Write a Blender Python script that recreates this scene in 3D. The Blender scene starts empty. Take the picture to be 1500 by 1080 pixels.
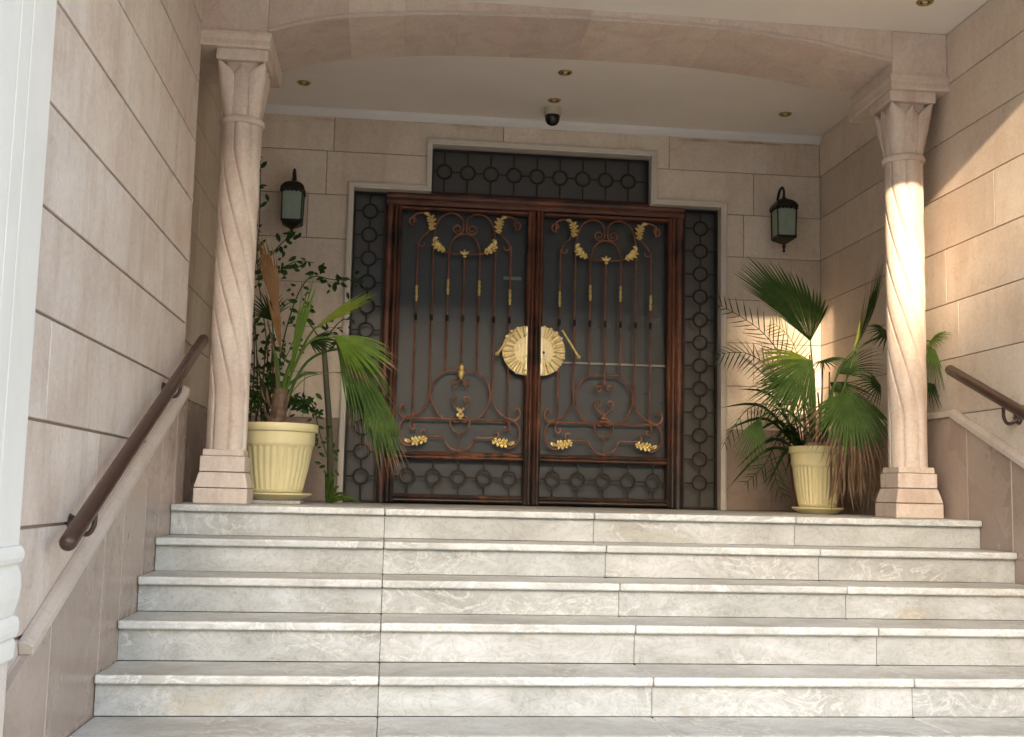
import bpy, bmesh, math, random
from mathutils import Vector, Matrix
S = bpy.context.scene
COL = S.collection
PI = math.pi
rnd = random.Random(7)

# ------------------------------------------------------------------ camera
CX, CY, CZ = -0.81667, -6.01222, 0.09187
YAW, PITCH, ROLL, FPX = 0.10771, 0.11021, 0.02243, 1653.9
cy, sy, cp, sp = math.cos(YAW), math.sin(YAW), math.cos(PITCH), math.sin(PITCH)
FW = Vector((sy * cp, cy * cp, sp)); R0 = Vector((cy, -sy, 0)); U0 = R0.cross(FW)
RT = R0 * math.cos(ROLL) + U0 * math.sin(ROLL); UP = -R0 * math.sin(ROLL) + U0 * math.cos(ROLL)
cam = bpy.data.cameras.new('camera'); cam.sensor_width = 36; cam.lens = 36 * FPX / 1500; cam.clip_end = 600
co = bpy.data.objects.new('camera', cam); COL.objects.link(co); S.camera = co
m = Matrix((RT, UP, -FW)).transposed().to_4x4(); m.translation = (CX, CY, CZ); co.matrix_world = m

# ------------------------------------------------------------------ sun and sky
SUN_DIR = Vector((1 / 5.0, 1, -0.262)).normalized()          # the way the light travels
elev = math.asin(-SUN_DIR.z)
toS = -SUN_DIR
az = math.atan2(toS.x, toS.y)                                 # clockwise from +Y
W = bpy.data.worlds.new('World'); S.world = W; W.use_nodes = True
nt = W.node_tree; bg = nt.nodes['Background']
sk = nt.nodes.new('ShaderNodeTexSky'); sk.sky_type = 'NISHITA'; sk.sun_disc = False
sk.sun_elevation = elev; sk.sun_rotation = az; sk.dust_density = 1.9; sk.air_density = 1.0; sk.ozone_density = .65
nt.links.new(sk.outputs[0], bg.inputs[0]); bg.inputs[1].default_value = 0.15
sl = bpy.data.lights.new('sun', 'SUN'); sl.energy = 2.0; sl.angle = math.radians(0.6); sl.color = (.84, 0.64, 0.44)
so = bpy.data.objects.new('sun', sl); COL.objects.link(so); so.rotation_euler = SUN_DIR.to_track_quat('-Z', 'Y').to_euler()
so.location = (-5, -20, 12)
S.view_settings.view_transform = 'Standard'; S.view_settings.look = 'None'
S.view_settings.exposure = 2.76; S.view_settings.gamma = 1; S.view_settings.use_curve_mapping = False
S.render.engine = 'CYCLES'; S.cycles.use_denoising = True; S.cycles.max_bounces = 8; S.cycles.diffuse_bounces = 5

# ------------------------------------------------------------------ dimensions
XL, XR, D, H, T = -1.922, 2.489, 2.429, 2.967, 0.3447
WL, WR = XL - 0.034, XR + 0.034
LW2 = -2.04                                                   # set-back left wall of the porch
SZ = [0, -.157, -.318, -.474, -.643, -.805, -.962, -1.12, -1.275, -1.43]
GZ = -1.43
J = [XL, -.821, .296, 1.414, XR]

def at(px, py, Y):
    d = FW + RT * ((px - 750) / FPX) + UP * ((540 - py) / FPX)
    t = (Y - CY) / d.y
    return Vector((CX, CY, CZ)) + d * t

# ------------------------------------------------------------------ materials
def mat(name, base=(.5, .5, .5), rough=.6, metal=0.0, spec=.5):
    mt = bpy.data.materials.new(name); mt.use_nodes = True
    b = mt.node_tree.nodes['Principled BSDF']
    b.inputs['Base Color'].default_value = (*base, 1); b.inputs['Roughness'].default_value = rough
    b.inputs['Metallic'].default_value = metal; b.inputs['Specular IOR Level'].default_value = spec
    return mt
class NT:
    def __init__(s, mt): s.t = mt.node_tree; s.b = s.t.nodes['Principled BSDF']
    def n(s, typ, **kw):
        nd = s.t.nodes.new(typ)
        for k, v in kw.items():
            if isinstance(v, tuple) and len(v) == 2 and v[0] == 'in': pass
            setattr(nd, k, v)
        return nd
    def l(s, a, b): s.t.links.new(a, b)
    def coord(s, scale=(1, 1, 1), rand=0.0, world=True):
        g = s.n('ShaderNodeTexCoord') if not world else s.n('ShaderNodeNewGeometry')
        out = g.outputs['Position'] if world else g.outputs['Object']
        mp = s.n('ShaderNodeMapping'); mp.inputs['Scale'].default_value = scale
        s.l(out, mp.inputs['Vector'])
        if rand:
            oi = s.n('ShaderNodeObjectInfo'); ml = s.n('ShaderNodeMath', operation='MULTIPLY'); ml.inputs[1].default_value = rand
            s.l(oi.outputs['Random'], ml.inputs[0]); s.l(ml.outputs[0], mp.inputs['Location'])
        return mp.outputs[0]
    def noise(s, vec, scale, detail=6, rough=.6, dist=0.0):
        nz = s.n('ShaderNodeTexNoise'); nz.inputs['Scale'].default_value = scale; nz.inputs['Detail'].default_value = detail
        nz.inputs['Roughness'].default_value = rough; nz.inputs['Distortion'].default_value = dist
        s.l(vec, nz.inputs['Vector']); return nz.outputs['Fac']
    def ramp(s, fac, stops):
        r = s.n('ShaderNodeValToRGB'); e = r.color_ramp.elements
        while len(e) < len(stops): e.new(.5)
        for i, (p, c) in enumerate(stops):
            e[i].position = p; e[i].color = (*c, 1) if len(c) == 3 else c
        s.l(fac, r.inputs[0]); return r.outputs[0]
    def mix(s, fac, a, b, mode='MIX'):
        mx = s.n('ShaderNodeMix', data_type='RGBA', blend_type=mode)
        if hasattr(fac, 'links'): s.l(fac, mx.inputs[0])
        else: mx.inputs[0].default_value = fac
        for v, k in ((a, 6), (b, 7)):
            if hasattr(v, 'links'): s.l(v, mx.inputs[k])
            else: mx.inputs[k].default_value = (*v, 1)
        return mx.outputs[2]
    def bump(s, fac, strength=.3, dist=.004):
        b = s.n('ShaderNodeBump'); b.inputs['Strength'].default_value = strength; b.inputs['Distance'].default_value = dist
        s.l(fac, b.inputs['Height']); s.l(b.outputs[0], s.b.inputs['Normal'])
    def mr(s, v, a, b):
        m_ = s.n('ShaderNodeMapRange'); s.l(v, m_.inputs[0]); m_.inputs[1].default_value = a; m_.inputs[2].default_value = b; return m_.outputs[0]
    def rnd(s):
        return s.n('ShaderNodeObjectInfo').outputs['Random']
def g(v): return (v, v, v)

def stone(name, c1, c2, c3, rough=.62, streak=.35, var=.13, bump=.25, band=False):
    mt = mat(name, c1, rough, spec=.35); N = NT(mt)
    v = N.coord((1, 1, 1), 17.0)
    a = N.noise(v, 2.2, 5, .55, .6)
    col = N.ramp(a, [(.30, c1), (.50, c2), (.72, c3)])
    fine = N.noise(N.coord((1, 1, 1)), 55, 4, .7)
    col = N.mix(.55, col, N.ramp(fine, [(.3, g(.80)), (.7, g(1.12))]), 'MULTIPLY')
    stv = N.noise(N.coord((2.6, 2.6, .45), 5.0), 2.6, 7, .6, .8)
    col = N.mix(streak, col, N.ramp(stv, [(.30, (.80, .73, .68)), (.52, g(1.0)), (.75, (1.07, 1.06, 1.04))]), 'MULTIPLY')
    pit = N.noise(N.coord((1, 1, 1), 3.0), 12, 8, .75, 1.0)
    col = N.mix(.6, col, N.ramp(pit, [(.24, (.66, .57, .49)), (.46, g(1.0))]), 'MULTIPLY')
    col = N.mix(1.0, col, N.ramp(N.rnd(), [(0, (1 - var, 1 - var * 1.15, 1 - var * 1.2)), (1, (1 + var * .5, 1 + var * .45, 1 + var * .4))]), 'MULTIPLY')
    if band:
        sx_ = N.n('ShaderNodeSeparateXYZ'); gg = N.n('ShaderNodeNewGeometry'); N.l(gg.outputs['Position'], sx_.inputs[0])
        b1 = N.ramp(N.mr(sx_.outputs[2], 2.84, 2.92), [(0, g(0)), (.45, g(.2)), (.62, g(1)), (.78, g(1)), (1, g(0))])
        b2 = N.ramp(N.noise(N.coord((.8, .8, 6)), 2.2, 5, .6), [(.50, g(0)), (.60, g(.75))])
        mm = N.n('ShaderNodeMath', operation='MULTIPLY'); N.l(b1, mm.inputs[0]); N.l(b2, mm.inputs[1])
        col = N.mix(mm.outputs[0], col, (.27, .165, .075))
    N.l(col, N.b.inputs['Base Color'])
    rr = N.ramp(a, [(.2, g(rough - .1)), (.8, g(rough + .1))]); N.l(rr, N.b.inputs['Roughness'])
    N.bump(fine, bump, .002)
    return mt
M = {}
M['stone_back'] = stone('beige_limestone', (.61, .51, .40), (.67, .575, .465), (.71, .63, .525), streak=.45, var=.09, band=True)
M['stone_left'] = stone('pinkish_limestone', (.62, .50, .425), (.69, .59, .515), (.74, .66, .60), streak=.6, var=.09)
M['stone_right'] = stone('sandy_limestone', (.64, .525, .42), (.69, .59, .485), (.73, .64, .54), streak=.3, var=.14)
M['stone_beam'] = stone('veined_pink_limestone', (.63, .49, .40), (.70, .59, .49), (.64, .48, .41), streak=.4, var=.10)
M['stone_col'] = stone('carved_column_limestone', (.60, .475, .40), (.70, .59, .50), (.72, .585, .50), streak=.8, var=.03)
M['dado'] = stone('polished_brown_granite', (.34, .255, .205), (.39, .30, .245), (.45, .355, .295), rough=.27, streak=.35, var=.10, bump=.08)
M['coping'] = stone('cream_coping_stone', (.54, .45, .375), (.58, .485, .41), (.62, .53, .455), rough=.5, var=.03)
def marble(nm, gain, rough, dark_top=False):
    mt = mat(nm, (.6, .6, .56), rough, spec=.5); N = NT(mt)
    v = N.coord((1, 1, 1.6), 31.0)
    cl = N.noise(v, 2.6, 6, .62, .8)
    col = N.ramp(cl, [(.28, (.41, .405, .38)), (.43, (.53, .525, .50)), (.56, (.62, .62, .60)), (.72, (.73, .73, .73))])
    w = N.noise(v, 4.5, 7, .6, 1.6)
    ab = N.n('ShaderNodeMath', operation='SUBTRACT'); N.l(w, ab.inputs[0]); ab.inputs[1].default_value = .5
    ab2 = N.n('ShaderNodeMath', operation='ABSOLUTE'); N.l(ab.outputs[0], ab2.inputs[0])
    vein = N.ramp(ab2.outputs[0], [(0, g(1.0)), (.014, g(.55)), (.04, g(0.0))])
    msk = N.ramp(N.noise(v, 1.7, 3, .5), [(.46, g(0)), (.56, g(.9))])
    vm = N.n('ShaderNodeMath', operation='MULTIPLY'); N.l(vein, vm.inputs[0]); N.l(msk, vm.inputs[1])
    col = N.mix(vm.outputs[0], col, (.80, .79, .76))
    dv = N.noise(v, 7, 8, .7, 2.2)
    s2 = N.n('ShaderNodeMath', operation='SUBTRACT'); N.l(dv, s2.inputs[0]); s2.inputs[1].default_value = .52
    s3 = N.n('ShaderNodeMath', operation='ABSOLUTE'); N.l(s2.outputs[0], s3.inputs[0])
    col = N.mix(.55, col, N.ramp(s3.outputs[0], [(0, (.62, .59, .53)), (.03, g(1.0))]), 'MULTIPLY')
    stn = N.ramp(N.noise(v, 1.9, 4, .6, .5), [(.64, g(0)), (.76, g(.55))])
    col = N.mix(stn, col, (.55, .44, .27))
    dust = N.noise(N.coord((1, 1, 1)), 30, 5, .7)
    col = N.mix(.2, col, N.ramp(dust, [(.3, g(.85)), (.65, g(1.03))]), 'MULTIPLY')
    col = N.mix(1.0, col, N.ramp(N.rnd(), [(0, (.92 * gain, .93 * gain, .92 * gain)), (1, (1.05 * gain, 1.03 * gain, 1.0 * gain))]), 'MULTIPLY')
    N.l(col, N.b.inputs['Base Color'])
    if dark_top:  # upward faces darker than the nosing fronts, mottled by noise
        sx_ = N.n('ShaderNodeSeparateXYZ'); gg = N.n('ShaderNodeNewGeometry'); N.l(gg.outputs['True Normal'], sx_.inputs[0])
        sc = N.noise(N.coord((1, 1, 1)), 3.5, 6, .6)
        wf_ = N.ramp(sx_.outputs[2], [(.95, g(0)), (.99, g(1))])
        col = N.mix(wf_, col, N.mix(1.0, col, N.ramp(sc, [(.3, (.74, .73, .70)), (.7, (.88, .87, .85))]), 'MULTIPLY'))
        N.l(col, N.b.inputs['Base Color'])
    N.l(N.ramp(dust, [(.3, g(rough)), (.7, g(rough + .12))]), N.b.inputs['Roughness'])
    N.bump(cl, .05, .003)
    return mt
M['marble'] = marble('grey_white_marble', .80, .24); M['tread'] = marble('brightened_tread_marble', .98, .40, True)  # treads brighter than risers: sky caught by the nosings put into the colour
def paintish(name, c, rough, dirt=.25, sc=6):
    mt = mat(name, c, rough); N = NT(mt)
    a = N.noise(N.coord((1, 1, .5)), sc, 6, .65, .4)
    col = N.mix(dirt, c, N.ramp(a, [(.3, tuple(x * .55 for x in c)), (.6, c)]))
    N.l(col, N.b.inputs['Base Color']); N.bump(N.noise(N.coord(), 90, 3, .6), .12, .001)
    return mt
M['white'] = paintish('white_painted_stone', (.86, .82, .755), .5, .14)
M['surround'] = paintish('off_white_moulding_paint', (.62, .56, .48), .45, .25)
M['ceiling'] = paintish('ceiling_plaster', (.84, .78, .70), .75, .14, 1.3)
M['cove'] = paintish('white_cove_plaster', (.74, .72, .69), .6, .1)
M['grout'] = mat('brown_joint_mortar', (.30, .215, .165), .9)
M['grout_pale'] = mat('pale_joint_mortar', (.55, .47, .40), .8)
M['mortar_grey'] = mat('grey_joint_mortar', (.12, .11, .10), .9)
def varnish(axis):
    mt = mat('streaked_red_brown_varnish_' + axis, (.1, .03, .015), .32, spec=.55); N = NT(mt)
    sc = {'z': (20, 20, 1.3), 'x': (1.3, 20, 20)}[axis]
    a = N.noise(N.coord(sc), 1.4, 6, .7, .5)
    b = N.noise(N.coord((2, 2, 2)), 1.3, 4, .6)
    col = N.ramp(a, [(.30, (.020, .009, .005)), (.43, (.085, .026, .012)), (.56, (.12, .036, .015)), (.74, (.34, .13, .055))])
    col = N.mix(1.0, col, N.ramp(b, [(.36, g(.16)), (.56, g(1.1))]), 'MULTIPLY')
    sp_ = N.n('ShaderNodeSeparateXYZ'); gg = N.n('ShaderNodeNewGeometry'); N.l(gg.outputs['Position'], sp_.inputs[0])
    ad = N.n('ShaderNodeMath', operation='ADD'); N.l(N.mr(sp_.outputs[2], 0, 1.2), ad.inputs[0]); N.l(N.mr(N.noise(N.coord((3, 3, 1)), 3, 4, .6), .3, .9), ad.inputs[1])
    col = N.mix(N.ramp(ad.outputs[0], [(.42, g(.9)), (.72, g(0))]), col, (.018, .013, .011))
    N.l(col, N.b.inputs['Base Color']); N.l(N.ramp(a, [(.3, g(.34)), (.7, g(.62))]), N.b.inputs['Roughness'])
    N.bump(a, .35, .003)
    return mt
M['varnish_z'] = varnish('z'); M['varnish_x'] = varnish('x')
def metalish(name, c1, c2, rough, metal, sc=20):
    mt = mat(name, c1, rough, metal); N = NT(mt)
    a = N.noise(N.coord(), sc, 5, .65)
    N.l(N.ramp(a, [(.35, c1), (.65, c2)]), N.b.inputs['Base Color'])
    N.l(N.ramp(a, [(.3, g(rough - .08)), (.7, g(rough + .12))]), N.b.inputs['Roughness'])
    return mt
M['copper'] = metalish('copper_brown_iron', (.14, .048, .026), (.34, .14, .08), .42, .3, 6)
M['iron'] = metalish('dark_brown_iron', (.010, .006, .005), (.028, .014, .010), .5, .2, 7)
M['gold'] = metalish('gilded_metal', (.74, .54, .16), (.92, .76, .36), .28, .5, 30)
M['champagne'] = metalish('champagne_gilt', (.74, .62, .36), (.86, .76, .52), .28, .55, 9)
M['gold_dull'] = metalish('antique_gilded_metal', (.55, .38, .12), (.80, .60, .24), .33, .5, 30)
M['black'] = metalish('black_lantern_iron', (.010, .009, .007), (.022, .018, .014), .45, .3)
M['rail'] = metalish('brown_painted_rail', (.046, .024, .017), (.072, .038, .027), .34, .1, 40)
M['lampglass'] = paintish('frosted_green_lamp_glass', (.26, .33, .26), .4, .35, 25)
M['pot'] = paintish('cream_yellow_plastic', (.74, .64, .345), .42, .22, 7)
M['redpot'] = paintish('terracotta_plastic', (.17, .045, .025), .5, .3, 9)
M['soil'] = paintish('dry_soil', (.05, .033, .02), .95, .4, 40)
M['spotgold'] = mat('spot_ring_brass', (.42, .29, .09), .3, .8)
M['dark'] = mat('dark_recess', (.02, .018, .015), .5)
M['lens'] = mat('spot_lens', (.55, .5, .4), .2)
M['camcream'] = mat('cream_camera_housing', (.50, .45, .34), .45)
M['camdome'] = mat('smoked_camera_dome', (.01, .01, .01), .08)
def glassy():
    mt = mat('smoked_door_glass', (.042, .040, .036), .16, spec=.45); N = NT(mt)
    a = N.noise(N.coord(), 1.1, 3, .5)
    N.l(N.ramp(a, [(.3, (.026, .026, .025)), (.7, (.040, .040, .039))]), N.b.inputs['Base Color'])
    N.l(N.ramp(N.noise(N.coord(), 14, 5, .7), [(.3, g(.26)), (.7, g(.42))]), N.b.inputs['Roughness'])
    return mt
M['glass'] = glassy()
M['obscure'] = paintish('obscured_brown_glass', (.080, .074, .066), .35, .15, 3)
def leafm(name, a, b, dry=None, rough=.55):
    mt = mat(name, a, rough, spec=.16); N = NT(mt)
    f = N.noise(N.coord(), 11, 4, .6)
    col = N.ramp(f, [(.3, a), (.7, b)])
    if dry: col = N.mix(N.ramp(N.noise(N.coord(), 4, 5, .7), [(.55, g(0)), (.72, g(.7))]), col, dry)
    N.l(col, N.b.inputs['Base Color'])
    N.b.inputs['Subsurface Weight'].default_value = 0
    tr = N.n('ShaderNodeBsdfTranslucent'); N.l(col, tr.inputs[0])
    mx = N.n('ShaderNodeMixShader'); mx.inputs[0].default_value = .28
    out = [x for x in N.t.nodes if x.type == 'OUTPUT_MATERIAL'][0]
    N.l(N.b.outputs[0], mx.inputs[1]); N.l(tr.outputs[0], mx.inputs[2]); N.l(mx.outputs[0], out.inputs[0])
    return mt
M['palm'] = leafm('palm_green', (.050, .098, .024), (.098, .165, .042))
M['palm_light'] = leafm('young_palm_green', (.085, .155, .020), (.15, .235, .034))
M['palm_yellow'] = leafm('yellowing_palm_green', (.10, .17, .02), (.22, .24, .03), (.28, .20, .05))
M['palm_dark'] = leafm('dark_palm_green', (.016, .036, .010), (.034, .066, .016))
M['dry'] = leafm('dry_palm_brown', (.15, .095, .055), (.29, .19, .115), rough=.7)
M['dry_orange'] = leafm('dry_orange_palm', (.30, .16, .07), (.40, .25, .13), rough=.7)
M['ficus'] = leafm('small_dark_green_leaf', (.028, .065, .016), (.060, .115, .028))
M['bark'] = paintish('fibrous_brown_bark', (.16, .10, .065), .9, .5, 30)
M['stem'] = paintish('greyish_green_stem', (.11, .10, .06), .8, .4, 20)
M['redstem'] = mat('thin_red_brown_stem', (.07, .03, .018), .7)
M['asphalt'] = paintish('asphalt', (.055, .053, .05), .9, .3, 8)
M['paving'] = paintish('pale_paving', (.52, .47, .41), .8, .3, 4)
M['render_far'] = paintish('far_building_render', (.55, .49, .42), .8, .2, 1)
M['window_far'] = mat('far_window_glass', (.03, .035, .04), .15)

# ------------------------------------------------------------------ helpers
def link(name, bm, mt, parent=None, smooth=False, bevel=0.0, seg=1, recalc=True):
    if recalc: bmesh.ops.recalc_face_normals(bm, faces=bm.faces)
    if bevel:
        es = [e for e in bm.edges if len(e.link_faces) == 2 and e.calc_face_angle(0) > .5]
        bmesh.ops.bevel(bm, geom=es, offset=bevel, segments=seg, profile=.5, affect='EDGES', clamp_overlap=True)
    me = bpy.data.meshes.new(name); bm.to_mesh(me); bm.free()
    mts = mt if isinstance(mt, (list, tuple)) else [mt]
    for x in mts: me.materials.append(x)
    if smooth:
        for p in me.polygons: p.use_smooth = True
        try: me.set_sharp_from_angle(angle=math.radians(40))
        except Exception: pass
    o = bpy.data.objects.new(name, me); COL.objects.link(o)
    if parent: o.parent = parent
    return o
def tag(o, label=None, cat=None, group=None, kind=None):
    if label: o['label'] = label
    if cat: o['category'] = cat
    if group: o['group'] = group
    if kind: o['kind'] = kind
    return o
def thing(name, label, cat, loc=(0, 0, 0), group=None, rz=0):
    o = bpy.data.objects.new(name, None); COL.objects.link(o); o.location = loc; o.rotation_euler = (0, 0, rz)
    o.empty_display_size = .1
    return tag(o, label, cat, group)
def box(bm, x0, x1, y0, y1, z0, z1):
    vs = [bm.verts.new((x, y, z)) for x in (x0, x1) for y in (y0, y1) for z in (z0, z1)]
    for f in ((0, 1, 3, 2), (4, 6, 7, 5), (0, 4, 5, 1), (2, 3, 7, 6), (0, 2, 6, 4), (1, 5, 7, 3)): bm.faces.new([vs[i] for i in f])
    return bm
def prism(bm, pts, vec):
    a = [bm.verts.new(p) for p in pts]; b = [bm.verts.new(Vector(p) + Vector(vec)) for p in pts]
    n = len(pts)
    bm.faces.new(a); bm.faces.new(b[::-1])
    for i in range(n): bm.faces.new((a[i], a[(i + 1) % n], b[(i + 1) % n], b[i]))
    return bm
def tube(bm, pts, r, n=8, caps=True):
    pts = [Vector(p) for p in pts]
    rs = r if isinstance(r, (list, tuple)) else [r] * len(pts)
    rings = []; prev = None
    for i, p in enumerate(pts):
        d = (pts[min(i + 1, len(pts) - 1)] - pts[max(i - 1, 0)])
        d = d.normalized() if d.length > 1e-9 else Vector((0, 0, 1))
        if prev is None:
            a = Vector((0, 1, 0)) if abs(d.y) < .9 else Vector((1, 0, 0)); prev = d.cross(a).normalized()
        u = (prev - d * prev.dot(d)); u = u.normalized() if u.length > 1e-6 else d.orthogonal().normalized()
        prev = u; v = d.cross(u)
        rings.append([bm.verts.new(p + (u * math.cos(2 * PI * k / n) + v * math.sin(2 * PI * k / n)) * rs[i]) for k in range(n)])
    for a, b in zip(rings, rings[1:]):
        for k in range(n): bm.faces.new((a[k], a[(k + 1) % n], b[(k + 1) % n], b[k]))
    if caps: bm.faces.new(rings[0][::-1]); bm.faces.new(rings[-1])
    return bm
def lathe(bm, prof, cx=0, cyy=0, n=32, cap=True, a0=0.0):
    rings = [[bm.verts.new((cx + r * math.cos(a0 + 2 * PI * k / n), cyy + r * math.sin(a0 + 2 * PI * k / n), z)) for k in range(n)] for r, z in prof]
    for a, b in zip(rings, rings[1:]):
        for k in range(n): bm.faces.new((a[k], a[(k + 1) % n], b[(k + 1) % n], b[k]))
    if cap: bm.faces.new(rings[0][::-1]); bm.faces.new(rings[-1])
    return bm
def ring_xz(bm, cx, cyy, cz, R, r, n=24, m_=6, sy_=1.0):
    vs = []
    for i in range(n):
        a = 2 * PI * i / n; row = []
        for j in range(m_):
            b = 2 * PI * j / m_
            rr = R + r * math.cos(b)
            row.append(bm.verts.new((cx + rr * math.cos(a), cyy + r * sy_ * math.sin(b), cz + rr * math.sin(a))))
        vs.append(row)
    for i in range(n):
        for j in range(m_):
            bm.faces.new((vs[i][j], vs[(i + 1) % n][j], vs[(i + 1) % n][(j + 1) % m_], vs[i][(j + 1) % m_]))
    return bm
def smoothpath(pts, k=6):
    pts = [Vector(p) for p in pts]; out = []
    for i in range(len(pts) - 1):
        p0 = pts[max(i - 1, 0)]; p1 = pts[i]; p2 = pts[i + 1]; p3 = pts[min(i + 2, len(pts) - 1)]
        for j in range(k):
            t = j / k
            out.append(.5 * ((2 * p1) + (p2 - p0) * t + (2 * p0 - 5 * p1 + 4 * p2 - p3) * t * t + (3 * p1 - p0 - 3 * p2 + p3) * t ** 3))
    out.append(pts[-1]); return out

# walls faced in blocks: f(u,z,depth) -> point;   cells in a hole are cut away
def block_wall(parent, f, u0, u1, levels, joints, mtf, gap=.006, thick=.03, holes=(), name='stone_block', bev=.0025):
    for r, (za, zb) in enumerate(zip(levels, levels[1:])):
        js = [u0] + [j for j in joints.get(r, []) if u0 < j < u1] + [u1]
        for ua, ub in zip(js, js[1:]):
            a, b, c, d = ua + (gap / 2 if ua > u0 else 0), ub - (gap / 2 if ub < u1 else 0), za + gap / 2, zb - gap / 2
            us = sorted({a, b} | {h[k] for h in holes for k in (0, 1) if a < h[k] < b})
            zs = sorted({c, d} | {h[k] for h in holes for k in (2, 3) if c < h[k] < d})
            bm = bmesh.new(); vd = {}
            def V(i, j):
                if (i, j) not in vd: vd[i, j] = bm.verts.new(f(us[i], zs[j], 0))
                return vd[i, j]
            for i in range(len(us) - 1):
                for j in range(len(zs) - 1):
                    um, zm = (us[i] + us[i + 1]) / 2, (zs[j] + zs[j + 1]) / 2
                    if any(h[0] < um < h[1] and h[2] < zm < h[3] for h in holes): continue
                    bm.faces.new((V(i, j), V(i + 1, j), V(i + 1, j + 1), V(i, j + 1)))
            if not bm.faces: bm.free(); continue
            if len(bm.faces) > 1: bmesh.ops.dissolve_limit(bm, angle_limit=.01, verts=bm.verts, edges=bm.edges)
            ex = bmesh.ops.extrude_face_region(bm, geom=bm.faces[:])
            dv = Vector(f(0, 0, -thick)) - Vector(f(0, 0, 0))
            pr = rnd.uniform(0, .0012)
            nd = dv.normalized()
            newv = [x for x in ex['geom'] if isinstance(x, bmesh.types.BMVert)]
            bmesh.ops.translate(bm, vec=dv, verts=newv)
            bmesh.ops.translate(bm, vec=-nd * pr, verts=bm.verts[:])
            link(name, bm, mtf(r, (ua + ub) / 2), parent, bevel=bev)

# ================================================================== GROUND, STEPS, FLOOR
bm = bmesh.new(); box(bm, -140, 140, -160, 30, GZ - .3, GZ); tag(link('ground', bm, M['paving']), kind='structure')
bm = bmesh.new(); box(bm, -140, 140, -40, -16, GZ, GZ + .004); tag(link('road', bm, M['asphalt']), kind='structure')

steps = thing('marble_steps', 'wide flight of grey white marble steps climbing to the porch', 'steps', (0, 0, GZ)); steps['kind'] = 'structure'
def inside(parent, o):                # keep world placement under a moved Empty
    o.matrix_parent_inverse = parent.matrix_world.inverted(); return o
bpy.context.view_layer.update()
TH = .037
for k in range(9):
    yf, z = -k * T, SZ[k]
    for i in range(4):
        x0 = J[i] + (.0012 if i else .003); x1 = J[i + 1] - (.0012 if i < 3 else .003)
        jy, jz = rnd.uniform(-.0015, .0015), rnd.uniform(-.0012, .0008)
        bm = bmesh.new(); box(bm, x0, x1, yf + jy, yf + T + .0295, z - TH, z + jz)
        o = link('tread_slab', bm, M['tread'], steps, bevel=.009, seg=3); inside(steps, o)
        bm = bmesh.new(); box(bm, x0, x1, yf + .030, yf + .046, SZ[k + 1] + .001, z - TH - .001)
        inside(steps, link('riser_slab', bm, M['marble'], steps, bevel=.001))
    bm = bmesh.new(); box(bm, XL + .001, XR - .001, yf + .047, yf + T + .046, GZ + .01, z - TH - .002)
    inside(steps, link('step_core', bm, M['mortar_grey'], steps))
floor = thing('porch_floor', 'marble slab floor of the porch', 'floor'); floor['kind'] = 'structure'
bm = bmesh.new(); box(bm, LW2 - .05, WR + .05, .38, D + .4, -.25, -.03); link('floor_bed', bm, M['mortar_grey'], floor)
ys = [.3755, .94, 1.55, 2.16, D + .02]
xs = [LW2 + .002, -1.38, J[1], -.262, J[2], .855, J[3], 1.95, WR - .002]
for i in range(8):
    for j in range(4):
        bm = bmesh.new(); box(bm, xs[i] + .001, xs[i + 1] - .001, ys[j] + .001, ys[j + 1] - .001, -.03, 0)
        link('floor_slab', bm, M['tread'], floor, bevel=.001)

# ================================================================== WALLS
def lv(z0, c, lo, hi):
    n0 = math.floor((lo - z0) / c); out = [lo]; n = n0 + 1
    while z0 + n * c < hi - .02:
        if z0 + n * c > lo + .02: out.append(z0 + n * c)
        n += 1
    return out + [hi]
DZ = .616
door_holes = [(-1.16, 1.74, -1, 2.39), (-.58, 1.17, 2.0, 2.75)]
backw = thing('back_wall', 'beige limestone block wall around the gate at the back of the porch', 'wall'); backw['kind'] = 'structure'
LB = [.002, DZ, .954, 1.292, 1.63, 1.968, 2.306, 2.644, 2.965]
JB = {0: [-1.62, 2.12], 1: [-1.45, 2.3], 2: [-1.72, 1.98], 3: [-1.5, 2.25], 4: [-1.86, 2.285], 5: [-1.48, 1.90], 6: [-1.35, 1.98], 7: [-1.303, -.01, 1.30]}
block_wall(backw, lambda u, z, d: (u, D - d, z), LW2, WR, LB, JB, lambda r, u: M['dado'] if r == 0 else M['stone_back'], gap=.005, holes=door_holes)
def holed_back(bm, x0, x1, y0, y1, z0, z1):
    box(bm, x0, -1.162, y0, y1, z0, z1); box(bm, 1.742, x1, y0, y1, z0, z1)
    box(bm, -1.16, -.582, y0, y1, 2.392, z1); box(bm, 1.172, 1.74, y0, y1, 2.392, z1); box(bm, -.58, 1.17, y0, y1, 2.752, z1)
bm = bmesh.new(); holed_back(bm, LW2 - .2, WR + .2, D + .009, D + .3, -.2, 3.2)
link('mortar_backing', bm, M['grout'], backw, recalc=True)

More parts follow.
